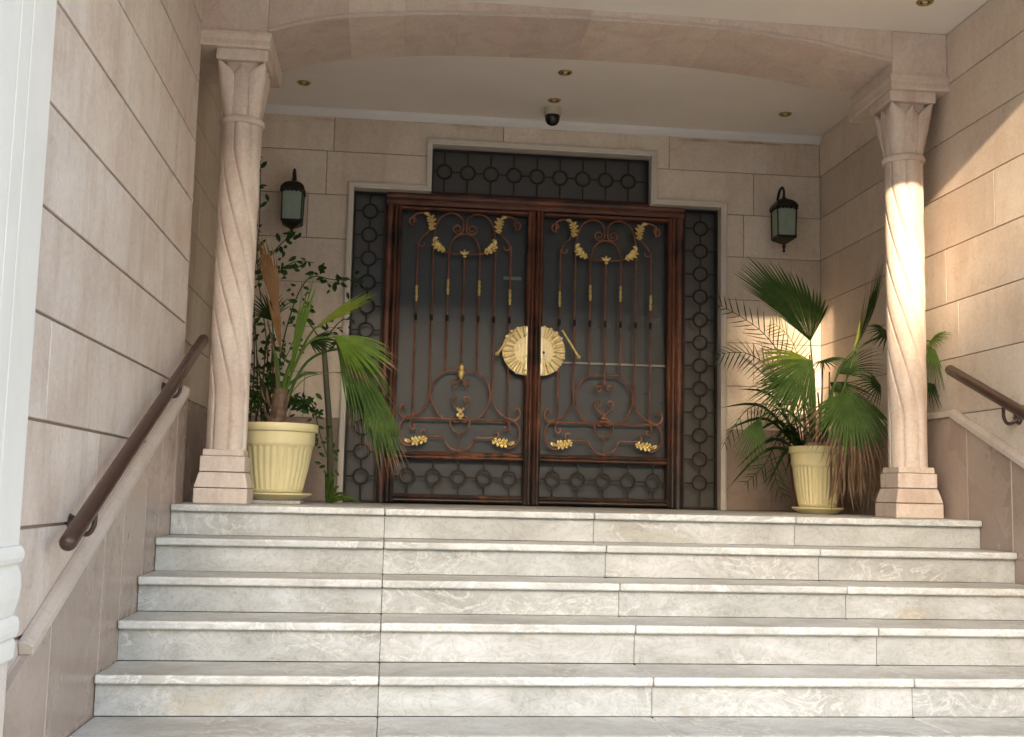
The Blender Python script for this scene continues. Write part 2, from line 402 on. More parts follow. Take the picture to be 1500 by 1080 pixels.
rightw = thing('right_wall', 'sandy limestone block side wall with the patch of sunlight', 'wall'); rightw['kind'] = 'structure'
LR = lv(1.292, .338, GZ + .002, H - .002)
def rowof(levels, z): return max(i for i in range(len(levels) - 1) if levels[i] <= z + .01)
JR = {}
for z, ys_ in ((1.80, [-.145, .95]), (1.357, [.42]), (1.128, [.281, 1.5]), (2.1, [-1.3]), (2.45, [.9]), (.8, [-.9, .9]), (1.43, [-.9]), (1.0, [-1.1]), (2.8, [-.5]), (1.7, [-1.35])):
    JR.setdefault(rowof(LR, z), []); JR[rowof(LR, z)] = sorted(set(JR[rowof(LR, z)] + ys_))
block_wall(rightw, lambda u, z, d: (WR - d, u, z), -2.3, D - .003, LR, JR, lambda r, u: M['stone_right'], gap=.006)
bm = bmesh.new(); box(bm, WR + .008, WR + .3, -2.3, D + .3, GZ, 3.2); link('mortar_backing', bm, M['grout'], rightw)

leftw = thing('left_wall', 'pinkish limestone block wall beside the left handrail', 'wall'); leftw['kind'] = 'structure'
LL = lv(.989, .3467, GZ + .002, H - .002)
JL = {}
for z, ys_ in ((.171, [-1.387]), (.45, [-2.1]), (-.2, [-.6]), (2.2, [-1.9]), (2.8, [-.9])):
    JL[rowof(LL, z)] = ys_
block_wall(leftw, lambda u, z, d: (WL + d, u, z), -2.495, .352, LL, JL, lambda r, u: M['stone_left'], gap=.011)
bm = bmesh.new(); box(bm, WL - .3, WL - .010, -2.495, .352, GZ, 3.2); link('mortar_backing', bm, M['grout'], leftw)
bm = bmesh.new(); box(bm, WL - .3, WL - .001, .3525, .372, -.1, H - .002); link('end_slab', bm, M['stone_left'], leftw)
lw2 = thing('porch_left_wall', 'set back limestone wall behind the left twisted column', 'wall'); lw2['kind'] = 'structure'
block_wall(lw2, lambda u, z, d: (LW2 + d, u, z), .374, D - .003, [.002] + LB[1:], {2: [1.4], 4: [1.1], 6: [1.7]}, lambda r, u: M['dado'] if r == 0 else M['stone_back'], gap=.006)
bm = bmesh.new(); box(bm, LW2 - .3, LW2 - .009, .374, D + .3, -.2, 3.2); link('mortar_backing', bm, M['grout'], lw2)

# sloping dado (polished skirting panels) with coping strips
SL = .41
def topl(y): return .597 + SL * (min(y, .335) - .335)
def dado(name, label, X, sgn, joints, y1):
    t = thing(name, label, 'wall cladding'); t['kind'] = 'structure'
    Y0 = -2.49
    js = [Y0] + joints + [y1]
    for a, b in zip(js, js[1:]):
        a_, b_ = a + .0035, b - .0035
        pts = [(X, a_, GZ + .01), (X, b_, GZ + .01), (X, b_, topl(b_))]
        if a_ < .335 < b_: pts.append((X, .335, topl(.335)))
        pts.append((X, a_, topl(a_)))
        bm = bmesh.new(); prism(bm, pts, (sgn * .022, 0, 0)); link('cladding_panel', bm, M['dado'], t, bevel=.0012)
    pts = [(X + sgn * .003, Y0, GZ + .01), (X + sgn * .004, y1 - .001, GZ + .01), (X + sgn * .004, y1 - .001, topl(9) - .002), (X + sgn * .004, .335, topl(.335) - .002), (X + sgn * .004, Y0, topl(Y0) - .002)]
    bm = bmesh.new(); prism(bm, pts, (sgn * .0285, 0, 0)); link('pale_backing', bm, M['grout_pale'], t)
    for j_ in joints:
        bm = bmesh.new(); box(bm, min(X - sgn * .0008, X + sgn * .004), max(X - sgn * .0008, X + sgn * .004), j_ - .0045, j_ + .0045, GZ + .02, topl(j_) - .01); link('joint_filler', bm, M['grout_pale'], t)
    w = .046                                                  # coping: chamfered strip following the slope
    def cop(ya, za, yb, zb):
        d = Vector((0, yb - ya, zb - za)).normalized(); n = Vector((0, -d.z, d.y))
        pr = [(-.014, 0), (-.014, .030), (.010, w), (.033, w), (.033, 0)]
        bm = bmesh.new(); base = Vector((X, ya, za))
        prism(bm, [base + Vector((sgn * p, 0, 0)) + n * q for p, q in pr], Vector((0, yb - ya, zb - za))); return bm
    YC = -2.22
    link('coping', cop(YC, topl(YC), .335, topl(.335)), M['coping'], t, bevel=.003)
    if y1 > .4:
        link('coping', cop(.337, topl(.335) + .002, y1, topl(9) + .002), M['coping'], t, bevel=.003)
    return t
dado('left_dado', 'polished brown stone cladding under the left handrail', XL, -1, [-1.992, -1.32, -1.007, -.59, -.272, .10], .36)
dado('right_dado', 'polished brown stone cladding under the right handrail', XR, 1, [-1.7, -1.05, -.55, -.30, .161, .95, 1.6], D - .004)

# ================================================================== CEILING, BEAM, COLUMNS
bm = bmesh.new(); box(bm, LW2 - .3, WR + .3, -3.2, D + .3, H, H + .18); tag(link('ceiling', bm, M['ceiling']), kind='structure')
cv = thing('cove_moulding', 'white plaster cove along the top of the back wall', 'moulding'); cv['kind'] = 'structure'
def covep(s):                     # (out from wall, below ceiling)
    return [(0, .058), (.008, .058), (.011, .050), (.020, .044), (.032, .036), (.042, .024), (.048, .012), (.050, .0015), (0, .0015)]
bm = bmesh.new(); prism(bm, [(LW2 + .001, D - .0015 - a, H - b) for a, b in covep(1)], (WR - LW2 - .002, 0, 0)); link('cove', bm, M['cove'], cv, smooth=True)
# arched beam
AF = [(-1.582, 2.698), (-1.364, 2.770), (-1.092, 2.822), (-.617, 2.872), (-.175, 2.893), (.275, 2.905), (.70, 2.909), (1.10, 2.900), (1.622, 2.857), (1.88, 2.814), (2.170, 2.765)]
AP = [(p.x, p.z) for p in smoothpath([(x, 0, z) for x, z in AF], 4)]
def az_(x):
    for (a, b), (c, d) in zip(AP, AP[1:]):
        if a <= x <= c: return b + (d - b) * (x - a) / (c - a)
    return AP[-1][1] if x > 0 else AP[0][1]
BY0, BY1 = .36, .99
beam = thing('arched_beam', 'shallow arched stone beam spanning between the two columns', 'beam'); beam['kind'] = 'structure'
cuts = [-1.582, -1.13, -.80, -.48, -.12, .30, .74, 1.08, 1.46, 1.80, 2.170]
for a, b in zip(cuts, cuts[1:]):
    a_, b_ = a + .0004, b - .0004
    xs_ = [a_] + [x for x, _ in AP if a_ + .01 < x < b_ - .01] + [b_]
    pts = [(x, BY0, az_(x)) for x in xs_] + [(b_, BY0, H - .001), (a_, BY0, H - .001)]
    bm = bmesh.new(); prism(bm, pts, (0, BY1 - BY0, 0)); link('stone_block', bm, M['stone_beam'], beam)
for x0, x1, nm in ((WL - .08, -1.5835, 'left'), (2.1715, WR - .001, 'right')):
    bm = bmesh.new(); box(bm, x0, x1, BY0 - .001, BY1, 2.602, H - .001); link('springer_block', bm, M['stone_beam'], beam, bevel=.004)
    # impost moulding proud of the springer
    e0, e1 = (x0, x1 + .022) if nm == 'left' else (x0 - .022, x1)
    bm = bmesh.new()
    prof = [(0, 2.596), (.016, 2.596), (.020, 2.610), (.016, 2.640), (.024, 2.668), (.024, 2.686), (.004, 2.694), (0, 2.694)]
    ring = []
    for s, z in prof:
        xa, xb = (x0, x1 + s) if nm == 'left' else (x0 - s, x1)
        ring.append([bm.verts.new(p) for p in ((xa, BY0 - .001 - s, z), (xb, BY0 - .001 - s, z), (xb, BY1 + .0, z), (xa, BY1 + .0, z))])
    for p, q in zip(ring, ring[1:]):
        for k in range(4): bm.faces.new((p[k], p[(k + 1) % 4], q[(k + 1) % 4], q[k]))
    bm.faces.new(ring[0][::-1]); bm.faces.new(ring[-1])
    link('impost_moulding', bm, M['stone_beam'], beam)
bm = bmesh.new()                                               # narrow roll along the arch edge
tube(bm, [(x, BY0 - .004, z + .014) for x, z in AP], .009, 6); link('arch_edge_roll', bm, M['coping'], beam, smooth=True)

def bell(th, s):                                               # capital surface, s 0..1
    c, n = math.cos(th), math.sin(th)
    p = 2 + 6 * s ** 1.5
    sq = 1 / ((abs(c) ** p + abs(n) ** p) ** (1 / p))
    r = (.110 + .030 * s ** .8) * sq
    return r
def make_column(x, y, label):
    t = thing('twisted_column', label, 'column', (x, y, 0), 'twisted columns carrying the arch')
    col = M['stone_col']
    for hw0, hw1, z0, z1 in ((.146, .146, 0, .084), (.146, .124, .088, .172), (.122, .122, .176, .262), (.112, .110, .264, .300)):
        bm = bmesh.new()
        a = [bm.verts.new((sx * hw0, sy_ * hw0, z0 + .0005)) for sx, sy_ in ((-1, -1), (1, -1), (1, 1), (-1, 1))]
        b = [bm.verts.new((sx * hw1, sy_ * hw1, z1)) for sx, sy_ in ((-1, -1), (1, -1), (1, 1), (-1, 1))]
        bm.faces.new(a[::-1]); bm.faces.new(b)
        for k in range(4): bm.faces.new((a[k], a[(k + 1) % 4], b[(k + 1) % 4], b[k]))
        link('base_block', bm, col, t, bevel=.0035)
    bm = bmesh.new(); box(bm, -.104, .104, -.104, .104, .003, .298); link('base_core', bm, M['grout'], t)
    NA, NZ = 126, 120
    bm = bmesh.new(); rings = []
    for j in range(NZ + 1):
        z = .298 + (2.182 - .298) * j / NZ
        u = min(max((z - .62) / (2.02 - .62), 0), 1)
        tw = -(u * u * (3 - 2 * u) * .25 + u * .75) * math.radians(235)
        row = []
        for k in range(NA):
            a = 2 * PI * k / NA
            q = ((a - PI / 7) % (2 * PI / 7)) / (2 * PI / 7)   # 0..1 across a lobe
            groove = max(0, 1 - q / .20) ** 1.4 + max(0, 1 - (1 - q) / .05)
            r = .1100 * (1 - .085 * min(groove, 1) + .045 * math.sin(PI * q ** .8))
            a2 = a + tw
            row.append(bm.verts.new((r * math.cos(a2), r * math.sin(a2), z)))
        rings.append(row)
    for p, q in zip(rings, rings[1:]):
        for k in range(NA): bm.faces.new((p[k], p[(k + 1) % NA], q[(k + 1) % NA], q[k]))
    link('shaft', bm, col, t, smooth=True)
    bm = bmesh.new(); lathe(bm, [(.108, 2.172), (.124, 2.176), (.130, 2.188), (.130, 2.204), (.122, 2.214), (.108, 2.218)], n=40); link('neck_ring', bm, col, t, smooth=True)
    bm = bmesh.new(); rings = []; NB = 64
    for j in range(17):
        s = j / 16; z = 2.212 + s * .322
        rings.append([bm.verts.new((bell(2 * PI * k / NB, s) * (.93 - .18 * s ** 3) * math.cos(2 * PI * k / NB), bell(2 * PI * k / NB, s) * (.93 - .18 * s ** 3) * math.sin(2 * PI * k / NB), z)) for k in range(NB)])
    for p, q in zip(rings, rings[1:]):
        for k in range(NB): bm.faces.new((p[k], p[(k + 1) % NB], q[(k + 1) % NB], q[k]))
    bm.faces.new(rings[-1])
    link('capital_bell', bm, col, t, smooth=True)
    for i in range(8):                                         # lotus petals: corners tall, faces shorter
        th0 = i * PI / 4; corner = i % 2 == 1
        top = .985 if corner else .93; hw = .47 if corner else .44
        bm = bmesh.new(); g_ = []
        for j in range(13):
            v = j / 12; s = v * top
            wv = hw * (1 - max(0, (v - .78) / .22) ** 1.0) * (.72 + .28 * min(1, v / .5))
            row = []
            for k in range(9):
                u = -1 + k / 4
                th = th0 + u * wv
                off = (.011 if corner else .003) + .005 * (1 - abs(u)) * (.4 + v) + .006 * max(0, v - .6)
                if abs(u) > .99: off -= .004
                r = bell(th, s) * .93 + off
                row.append(bm.verts.new((r * math.cos(th), r * math.sin(th), 2.216 + s * .318)))
            g_.append(row)
        for p, q in zip(g_, g_[1:]):
            for k in range(8): bm.faces.new((p[k], p[k + 1], q[k + 1], q[k]))
        bmesh.ops.remove_doubles(bm, verts=bm.verts, dist=.0005)
        ext = bmesh.ops.extrude_face_region(bm, geom=bm.faces[:])
        for vv in [e for e in ext['geom'] if isinstance(e, bmesh.types.BMVert)]:
            d = Vector((vv.co.x, vv.co.y, 0)).normalized(); vv.co -= d * .014
        link('lotus_petal', bm, col, t, smooth=True)
    bm = bmesh.new(); box(bm, -.146, .146, -.146, .146, 2.530, 2.597); link('abacus', bm, col, t, bevel=.004)
    return t
CLX, CRX, CLY = -1.725, 2.305, .516
make_column(CLX, CLY, 'left twisted limestone column, wholly in shade, beside the yellow pot')
make_column(CRX, CLY, 'right twisted limestone column lit by low sun on its upper half')

# ================================================================== WHITE PILLARS AT THE FRONT
def pillar(x, label, sgn):
    t = thing('white_pillar', label, 'pillar', (x, -2.71, GZ))
    h = .26
    z0 = GZ
    def sq(prof, name, mt, bev=0):
        bm = bmesh.new(); rr = []
        for o_, z in prof: rr.append([bm.verts.new((sx * (h + o_ * .6), sy_ * (h + o_ * .6), z - z0)) for sx, sy_ in ((-1, -1), (1, -1), (1, 1), (-1, 1))])
        for p, q in zip(rr, rr[1:]):
            for k in range(4): bm.faces.new((p[k], p[(k + 1) % 4], q[(k + 1) % 4], q[k]))
        bm.faces.new(rr[0][::-1]); bm.faces.new(rr[-1]); link(name, bm, mt, t, bevel=bev)
    sq([(-.010, GZ + .001), (-.010, -.432)], 'plinth', M['stone_left'], .004)
    sq([(.0, -.431), (.008, -.425), (.010, -.40), (.009, -.375), (.002, -.368)], 'base_slab', M['white'])
    sq([(.003, -.367), (.015, -.362), (.021, -.345), (.021, -.325), (.015, -.308), (.003, -.302)], 'base_ring', M['white'])
    sq([(-.004, -.301), (.002, -.285), (.014, -.25), (.018, -.215), (.014, -.18), (.004, -.158), (-.004, -.150)], 'base_vase', M['white'])
    sq([(.0, -.149), (.016, -.143), (.023, -.130), (.023, -.115), (.014, -.100), (.003, -.095)], 'base_torus', M['white'])
    # fluted shaft: profile round a square
    def side(n_=1):
        return [(-h, 0)] + [(sg * (h - q_), dd) for sg in (-1, 1) for q_, dd in (((.200, 0), (.205, -.0012), (.212, -.0012), (.217, 0)) if sg < 0 else ((.217, 0), (.212, -.0012), (.205, -.0012), (.200, 0)))]
    pts = []
    for k in range(4):
        a = k * PI / 2; c, s = round(math.cos(a)), round(math.sin(a))
        for u, dd in side():
            px_, py_ = u, -(h + dd); pts.append((px_ * c - py_ * s, px_ * s + py_ * c, -.094 - z0))
    bm = bmesh.new(); prism(bm, pts, (0, 0, H + .094 - .001)); link('fluted_shaft', bm, M['white'], t)
    return t
pillar(-1.905 - .26, 'white painted pillar with moulded base at the left edge', -1)
pillar(WR + .20, 'white painted pillar at the right front corner of the portico', 1)

# ================================================================== THE BUILDING ROUND THE PORCH (beyond the frame)
bd = thing('house_mass', 'stone clad house body around and above the porch', 'building'); bd['kind'] = 'structure'
for nm, b in (('wall_mass', (-9, LW2 - .31, -2.45, 6, GZ, 6.4)), ('wall_mass', (WR + .31, 9.5, -2.45, 6, GZ, 6.4)), ('upper_wall', (LW2 - .3, WR + .3, -.6, 6, H + .19, 6.4)), ('rear_mass', (LW2 - .3, WR + .3, D + .62, 6, GZ, H + .18))):
    bm = bmesh.new(); box(bm, *b); link(nm, bm, M['stone_left'], bd)
bm = bmesh.new(); box(bm, LW2 - .5, WR + .6, -3.2, -.61, H + .181, H + .5); link('portico_roof', bm, M['white'], bd)
# unseen blocks, added so that their outline bounds the low sun
def block(x0, x1, y0, y1, z1, label, nx, nz, mt):
    t = thing('sun_blocker_building', label, 'building', ((x0 + x1) / 2, (y0 + y1) / 2, GZ), 'unseen sun blocking buildings')
    ox, oy = (x0 + x1) / 2, (y0 + y1) / 2
    bm = bmesh.new(); box(bm, x0 - ox, x1 - ox, y0 - oy, y1 - oy, 0, z1 - GZ); link('wall', bm, mt, t)
    for i in range(nx):
        for j in range(nz):
            wx = x0 - ox + (i + .5) * (x1 - x0) / nx; wz = 1.2 + j * 3.1
            bm = bmesh.new(); box(bm, wx - .7, wx + .7, y1 - oy - .02, y1 - oy + .04, wz, wz + 1.4); link('window', bm, M['window_far'], t)
block(-62, -12.75, -72, -60, 24, 'tall unseen block added to bound the sun patch on the left', 10, 7, M['render_far'])
block(-12.55, 40, -72, -60, 17.0, 'lower unseen block added to bound the sun patch from below', 12, 5, M['render_far'])

# ================================================================== DOOR: surround, frame, grilles, glass
sur = thing('door_surround', 'off white stepped moulding framing the whole doorway', 'door surround')
oc = [(-1.182, 0), (-1.182, 2.412), (-.598, 2.412), (-.598, 2.782), (1.200, 2.782), (1.200, 2.400), (1.760, 2.400), (1.760, 0)]
def offs(poly, d):
    out = []
    for i, (x, z) in enumerate(poly):
        a = Vector(poly[i - 1]) if i else None; b = Vector(poly[i + 1]) if i < len(poly) - 1 else None
        p = Vector((x, z)); ns = []
        if a is not None: e = (p - a).normalized(); ns.append(Vector((e.y, -e.x)))
        if b is not None: e = (b - p).normalized(); ns.append(Vector((e.y, -e.x)))
        if len(ns) == 2: n = ns[0] + ns[1]; n = n / max(n.dot(ns[0]), .01)
        else: n = ns[0]
        out.append((p.x + n.x * d, p.y + n.y * d))
    return out
prof = [(0, 0), (0, .024), (.006, .034), (.016, .036), (.024, .028), (.030, .026), (.034, .018), (.044, .016), (.046, -.100), (.0, -.100)]
rows = []
bm = bmesh.new()
for o_, d_ in prof:
    pl = offs(oc, o_)
    rows.append([bm.verts.new((x, D - d_, max(z, .001))) for x, z in pl])
for a, b in zip(rows, rows[1:]):
    for i in range(len(oc) - 1): bm.faces.new((a[i], a[i + 1], b[i + 1], b[i]))
link('moulding', bm, M['surround'], sur)
IN = offs(oc, .047)
GY = D + .075                                                  # plane of the ironwork

def ridged(bm, x0, x1, y0, z0, z1, depth=.05, ridges=3, vertical=True):
    pts = []; w = x1 - x0; n = ridges * 8
    for i in range(n + 1):
        u = i / n; ph = (u * ridges) % 1
        dd = .010 * abs(math.sin(PI * u * ridges)) ** .6 + (.006 if .2 < u < .8 else 0)
        pts.append((x0 + w * u, y0 - dd))
    pts += [(x1, y0 + depth), (x0, y0 + depth)]
    if vertical: prism(bm, [(x, y, z0) for x, y in pts], (0, 0, z1 - z0))
    else: prism(bm, [(z0, y, x) for x, y in pts], (z1 - z0, 0, 0))
fr = thing('door_frame', 'red brown varnished frame posts and lintel holding the gate', 'door frame')
for a, b in ((-.889, -.832), (1.376, 1.436)):
    bm = bmesh.new(); ridged(bm, a, b, GY - .01, .001, 2.270, .06, 1); link('post', bm, M['varnish_z'], fr, smooth=True)
bm = bmesh.new(); ridged(bm, 2.272, 2.372, GY - .012, -.889, 1.436, .06, 2, False); link('lintel', bm, M['varnish_x'], fr, smooth=True)

glz = thing('glass_screen', 'dark smoked glass screen behind the ironwork', 'glass')
GB = D + .155
for x0, x1, z0, z1 in ((-1.13, -.862, .02, 2.36), (-.858, .263, .02, 2.33), (.267, 1.40, .02, 2.33), (1.404, 1.71, .02, 2.345), (-.55, 1.15, 2.334, 2.73)):
    bm = bmesh.new(); box(bm, x0, x1, GB, GB + .012, z0, z1); link('pane', bm, M['glass'] if z0 < 1 and x1 - x0 > .5 else M['obscure'], glz)
bm = bmesh.new(); box(bm, -1.15, 1.73, GB + .014, GB + .10, .002, 2.75); link('screen_backing', bm, M['dark'], glz)
bm = bmesh.new(); box(bm, .50, 1.37, GB - .012, GB - .001, 1.098, 1.116); link('push_bar', bm, mat('dull_aluminium', (.22, .20, .18), .4, .5), glz, bevel=.002)
bm = bmesh.new(); box(bm, .03, .17, GB - .006, GB - .001, 1.74, 1.765); link('maker_plate', bm, mat('pale_plate', (.16, .16, .15), .4), glz)

def ring_grille(name, label, x0, x1, z0, z1, vertical, pitch, first, R=.055, rimw=.014):
    t = thing(name, label, 'grille')
    b_ = .008
    for a in ((x0, x0 + rimw, z0, z1), (x1 - rimw, x1, z0, z1), (x0 + rimw, x1 - rimw, z1 - rimw, z1), (x0 + rimw, x1 - rimw, z0, z0 + rimw)):
        bm = bmesh.new(); box(bm, a[0], a[1], GY - .006, GY + .010, a[2], a[3]); link('edge_bar', bm, M['iron'], t, bevel=.002)
    xc, zc = (x0 + x1) / 2, (z0 + z1) / 2
    p = first; cs = []
    end = (z1 if vertical else x1)
    while p < end - R - .005: cs.append(p); p += pitch
    for i, c in enumerate(cs):
        cx_, cz_ = (xc, c) if vertical else (c, zc)
        bm = bmesh.new(); ring_xz(bm, cx_, GY, cz_, R, .0085, 24, 6); o = link('ring', bm, M['iron'], t, smooth=True)
    def rod(a, b):
        bm = bmesh.new(); tube(bm, [(a[0], GY, a[1]), (b[0], GY, b[1])], .0062, 6); link('link_rod', bm, M['iron'], t, smooth=True)
    for i, c in enumerate(cs):
        lo = (cs[i - 1] + R) if i else ((z0 if vertical else x0) + rimw * .5)
        if vertical:
            rod((xc, lo), (xc, c - R)); rod((x0 + .01, c), (xc - R, c)); rod((xc + R, c), (x1 - .01, c))
            if i == len(cs) - 1: rod((xc, c + R), (xc, z1 - .008))
        else:
            rod((lo, zc), (c - R, zc)); rod((c, z0 + .01), (c, zc - R)); rod((c, zc + R), (c, z1 - .01))
            if i == len(cs) - 1: rod((c + R, zc), (x1 - .008, zc))
    return t
ring_grille('transom_grille', 'row of nine iron rings in the transom above the gate', -.552, 1.152, 2.376, 2.725, False, .1806, -.455)
ring_grille('side_grille', 'tall narrow ring grille left of the gate behind the drooping palm leaf', -1.134, -.891, .006, 2.362, True, .1835, .194)
ring_grille('side_grille', 'tall narrow ring grille right of the gate beside the pale palm', 1.438, 1.712, .006, 2.350, True, .1815, .203)

# ------------------------------------------------------------------ gate leaves
def q2(pts, cxl, mirror, y=None):
    s = -1 if mirror else 1
    return [(cxl + s * a, (GY if y is None else y), b) for a, b in pts]
def spiral(cx_, cz_, r0, r1, a0, a1, n=22):
    return [(cx_ + (r0 + (r1 - r0) * i / n) * math.cos(a0 + (a1 - a0) * i / n), cz_ + (r0 + (r1 - r0) * i / n) * math.sin(a0 + (a1 - a0) * i / n)) for i in range(n + 1)]
def gilt_blade(bm, bx, bz, a, L, w, y, curl):
    # one pointed, ridged, curling metal leaf
    K = 7; g_ = []
    ca, sa = math.cos, math.sin
    px_, pz_, ang = bx, bz, a
    for k in range(K + 1):
        t = k / K
        hw = w * (math.sin(PI * min(1, t * .92 + .06)) ** .8) * (1 + .22 * (k % 2))
        if k == K: hw = .0008
        nx, nz = -sa(ang), ca(ang)
        lift = .010 * math.sin(PI * t) + .012 * t * t
        g_.append([bm.verts.new((px_ + nx * hw * u, y - lift - (.006 if u == 0 else 0) - .002 * t, pz_ + nz * hw * u)) for u in (-1, -.5, 0, .5, 1)])
        px_ += ca(ang) * L / K; pz_ += sa(ang) * L / K; ang += curl / K
    for p, q in zip(g_, g_[1:]):
        for k in range(4): bm.faces.new((p[k], p[k + 1], q[k + 1], q[k]))
def goldleaf(bm, base, ang, L, cur=1, y=GY - .010):
    px_, pz_, a = base[0], base[1], ang
    n = 5
    for i in range(n):
        sz = (.036, .044, .050, .044, .050)[i]
        if i == n - 1: gilt_blade(bm, px_, pz_, a, sz * 1.1, .012, y - .004, cur * 1.6)
        else:
            gilt_blade(bm, px_, pz_, a + .6, sz, .010, y - .001 * i, 1.1)
            gilt_blade(bm, px_, pz_, a - .6, sz * .85, .009, y - .002 - .001 * i, -1.1)
        bmesh.ops.create_icosphere(bm, subdivisions=2, radius=.0085 + .002 * (i % 2), matrix=Matrix.Translation((px_, y - .010, pz_)))
        px_ += math.cos(a) * L / n; pz_ += math.sin(a) * L / n; a += cur / n
def make_leaf(x0, x1, label, left):
    t = thing('gate_leaf', label, 'gate', (0, 0, 0), 'gate leaves')
    c = (x0 + x1) / 2; z0, z1 = .012, 2.268; gold = M['gold']
    sw = .062
    for a, b in ((x0, x0 + sw), (x1 - sw, x1)):
        bm = bmesh.new(); ridged(bm, a, b, GY - .016, z0, z1, .05, 2); link('stile', bm, M['varnish_z'], t, smooth=True)
    for a, b, r in ((2.236, z1 - .001, 1), (.332, .392, 2), (z0, .072, 2)):
        bm = bmesh.new(); ridged(bm, a, b, GY - .008, x0 + sw, x1 - sw, .04, r, False); link('rail', bm, M['varnish_x'], t, smooth=True)
    # ring panel
    xa, xb = x0 + sw, x1 - sw; n = 5; pitch = (xb - xa) / (n + .05)
    for i in range(n):
        cx_ = xa + pitch * (i + .525)
        bm = bmesh.new(); ring_xz(bm, cx_, GY, .203, .054, .0085, 24, 6); r_ = link('ring', bm, M['iron'], t, smooth=True)
        for p_, q_ in (((cx_, .070), (cx_, .149)), ((cx_, .257), (cx_, .334)), ((cx_ - pitch / 2, .203), (cx_ - .054, .203)), ((cx_ + .054, .203), (cx_ + pitch / 2, .203))):
            bm = bmesh.new(); tube(bm, [(p_[0], GY, p_[1]), (q_[0], GY, q_[1])], .006, 6); link('link_rod', bm, M['iron'], r_)
    # vertical bars
    tops = [1.985, 1.975, 1.955, 1.915, 1.955, 1.975, 1.985]
    bots = [.66, .84, 1.005, .95, 1.005, .84, .66]
    for i in range(7):
        bx = c + (i - 3) * .1195
        bm = bmesh.new(); tube(bm, [(bx, GY, bots[i]), (bx, GY, tops[i])], .0065, 8); bar = link('bar', bm, M['copper'], t, smooth=True)
        bm = bmesh.new(); lathe(bm, [(.007, 1.385), (.0125, 1.395), (.0125, 1.425), (.007, 1.435)], bx, GY, 8); link('collar', bm, M['iron'], bar)
        if i % 2 == 0:
            zt = 1.72 if i in (2, 4) else 1.66
            prof_ = [(.004, zt - .135), (.011, zt - .125), (.009, zt - .11), (.014, zt - .095), (.009, zt - .075), (.013, zt - .055), (.009, zt - .035), (.012, zt - .02), (.004, zt)]
            bm = bmesh.new(); lathe(bm, prof_, bx, GY, 8); link('gilded_spear', bm, M['gold_dull'], bar, smooth=True)
    # long horizontal bar
    bm = bmesh.new(); tube(bm, [(c - .40, GY + .003, .640), (c + .40, GY + .003, .640)], .0075, 8); link('cross_bar', bm, M['copper'], t, smooth=True)
    def sc(path, mir, r=.0068, name='scroll', y=None, m_=M['copper']):
        p3 = q2(path, c, mir, y); n = len(p3)
        bm = bmesh.new(); tube(bm, p3, [r * (.7 + .3 * min(1, 6 * min(i, n - 1 - i) / n)) for i in range(n)], 7); link(name, bm, m_, t, smooth=True)
    sp2 = lambda pts: [(p.x, p.y) for p in smoothpath([(a, b, 0) for a, b in pts], 6)]
    for mir in (0, 1):
        # top: ring scroll springing from the centre spiral, over and round to the bar tops
        a = spiral(.055, 2.105, .012, .046, PI * 1.9, -PI * .15 - PI, 20)
        sc(a + sp2([(.012, 2.130), (.022, 2.185), (.070, 2.222), (.130, 2.224), (.190, 2.185), (.222, 2.12), (.232, 2.06)]), mir)
        sc(sp2([(.232, 2.06), (.245, 1.99), (.215, 1.94), (.16, 1.925), (.10, 1.915), (.02, 1.908)]), mir)
        sc(sp2([(.0, 2.068), (.05, 2.055), (.092, 2.015), (.112, 1.96), (.118, 1.925)]), mir)                       # arch over the centre bars
        sc(spiral(.395, 2.155, .010, .040, PI * 1.5, -PI * .5, 18) + sp2([(.395, 2.195), (.36, 2.215), (.315, 2.22), (.28, 2.225)]), mir)
        sc(sp2([(.262, 2.20), (.268, 2.12), (.285, 2.07), (.325, 2.03), (.352, 1.98), (.335, 1.955), (.31, 1.962), (.308, 1.985)]), mir, .006)
        # bottom heart
        sc(sp2([(.005, 1.012), (.05, 1.010), (.115, 1.005), (.175, .96), (.216, .885), (.222, .80), (.200, .73), (.16, .672), (.125, .645)]), mir)
        sc(spiral(.045, .905, .012, .028, PI * 2.2, PI * .2, 16)[::1] + sp2([(.066, .924), (.03, .925), (.012, .94), (.006, .97)])[1:], mir, .0055)
        sc(spiral(.045, .790, .012, .028, -PI * .4 + 2 * PI, PI * .0, 14) + sp2([(.072, .79), (.060, .75), (.03, .725), (.008, .70)])[1:], mir, .0055)
        # flares from bars 2/6 and 1/7
        sc(sp2([(.239, .85), (.242, .79), (.268, .73), (.315, .685), (.375, .655), (.42, .645), (.455, .675), (.452, .725), (.43, .738), (.412, .72), (.42, .705)]), mir)
        sc(sp2([(.3585, .67), (.362, .64), (.372, .615), (.375, .58), (.358, .556), (.338, .566), (.340, .59), (.352, .592)]), mir, .006)
        sc(sp2([(.395, .648), (.435, .615), (.455, .56), (.452, .50), (.425, .455), (.385, .432), (.345, .440)]), mir)
        sc(sp2([(.225, .505), (.262, .508), (.288, .512), (.296, .54), (.278, .558), (.258, .552)]), mir, .006)
        sc(sp2([(.13, .505), (.225, .505)]), mir, .006)
        sc(sp2([(.13, .505), (.112, .49), (.098, .455), (.06, .42), (.0, .402)]), mir, .006)
        sc(sp2([(.072, .638), (.072, .60), (.055, .563), (.028, .543), (.0, .536)]), mir, .006)
        sc(sp2([(.004, .70), (.022, .67), (.048, .655), (.05, .632), (.03, .62), (.01, .625)]), mir, .0055)
    sc([(0, .536), (0, .39)], 0, .006); sc([(0, .97), (0, .93)], 0, .006)
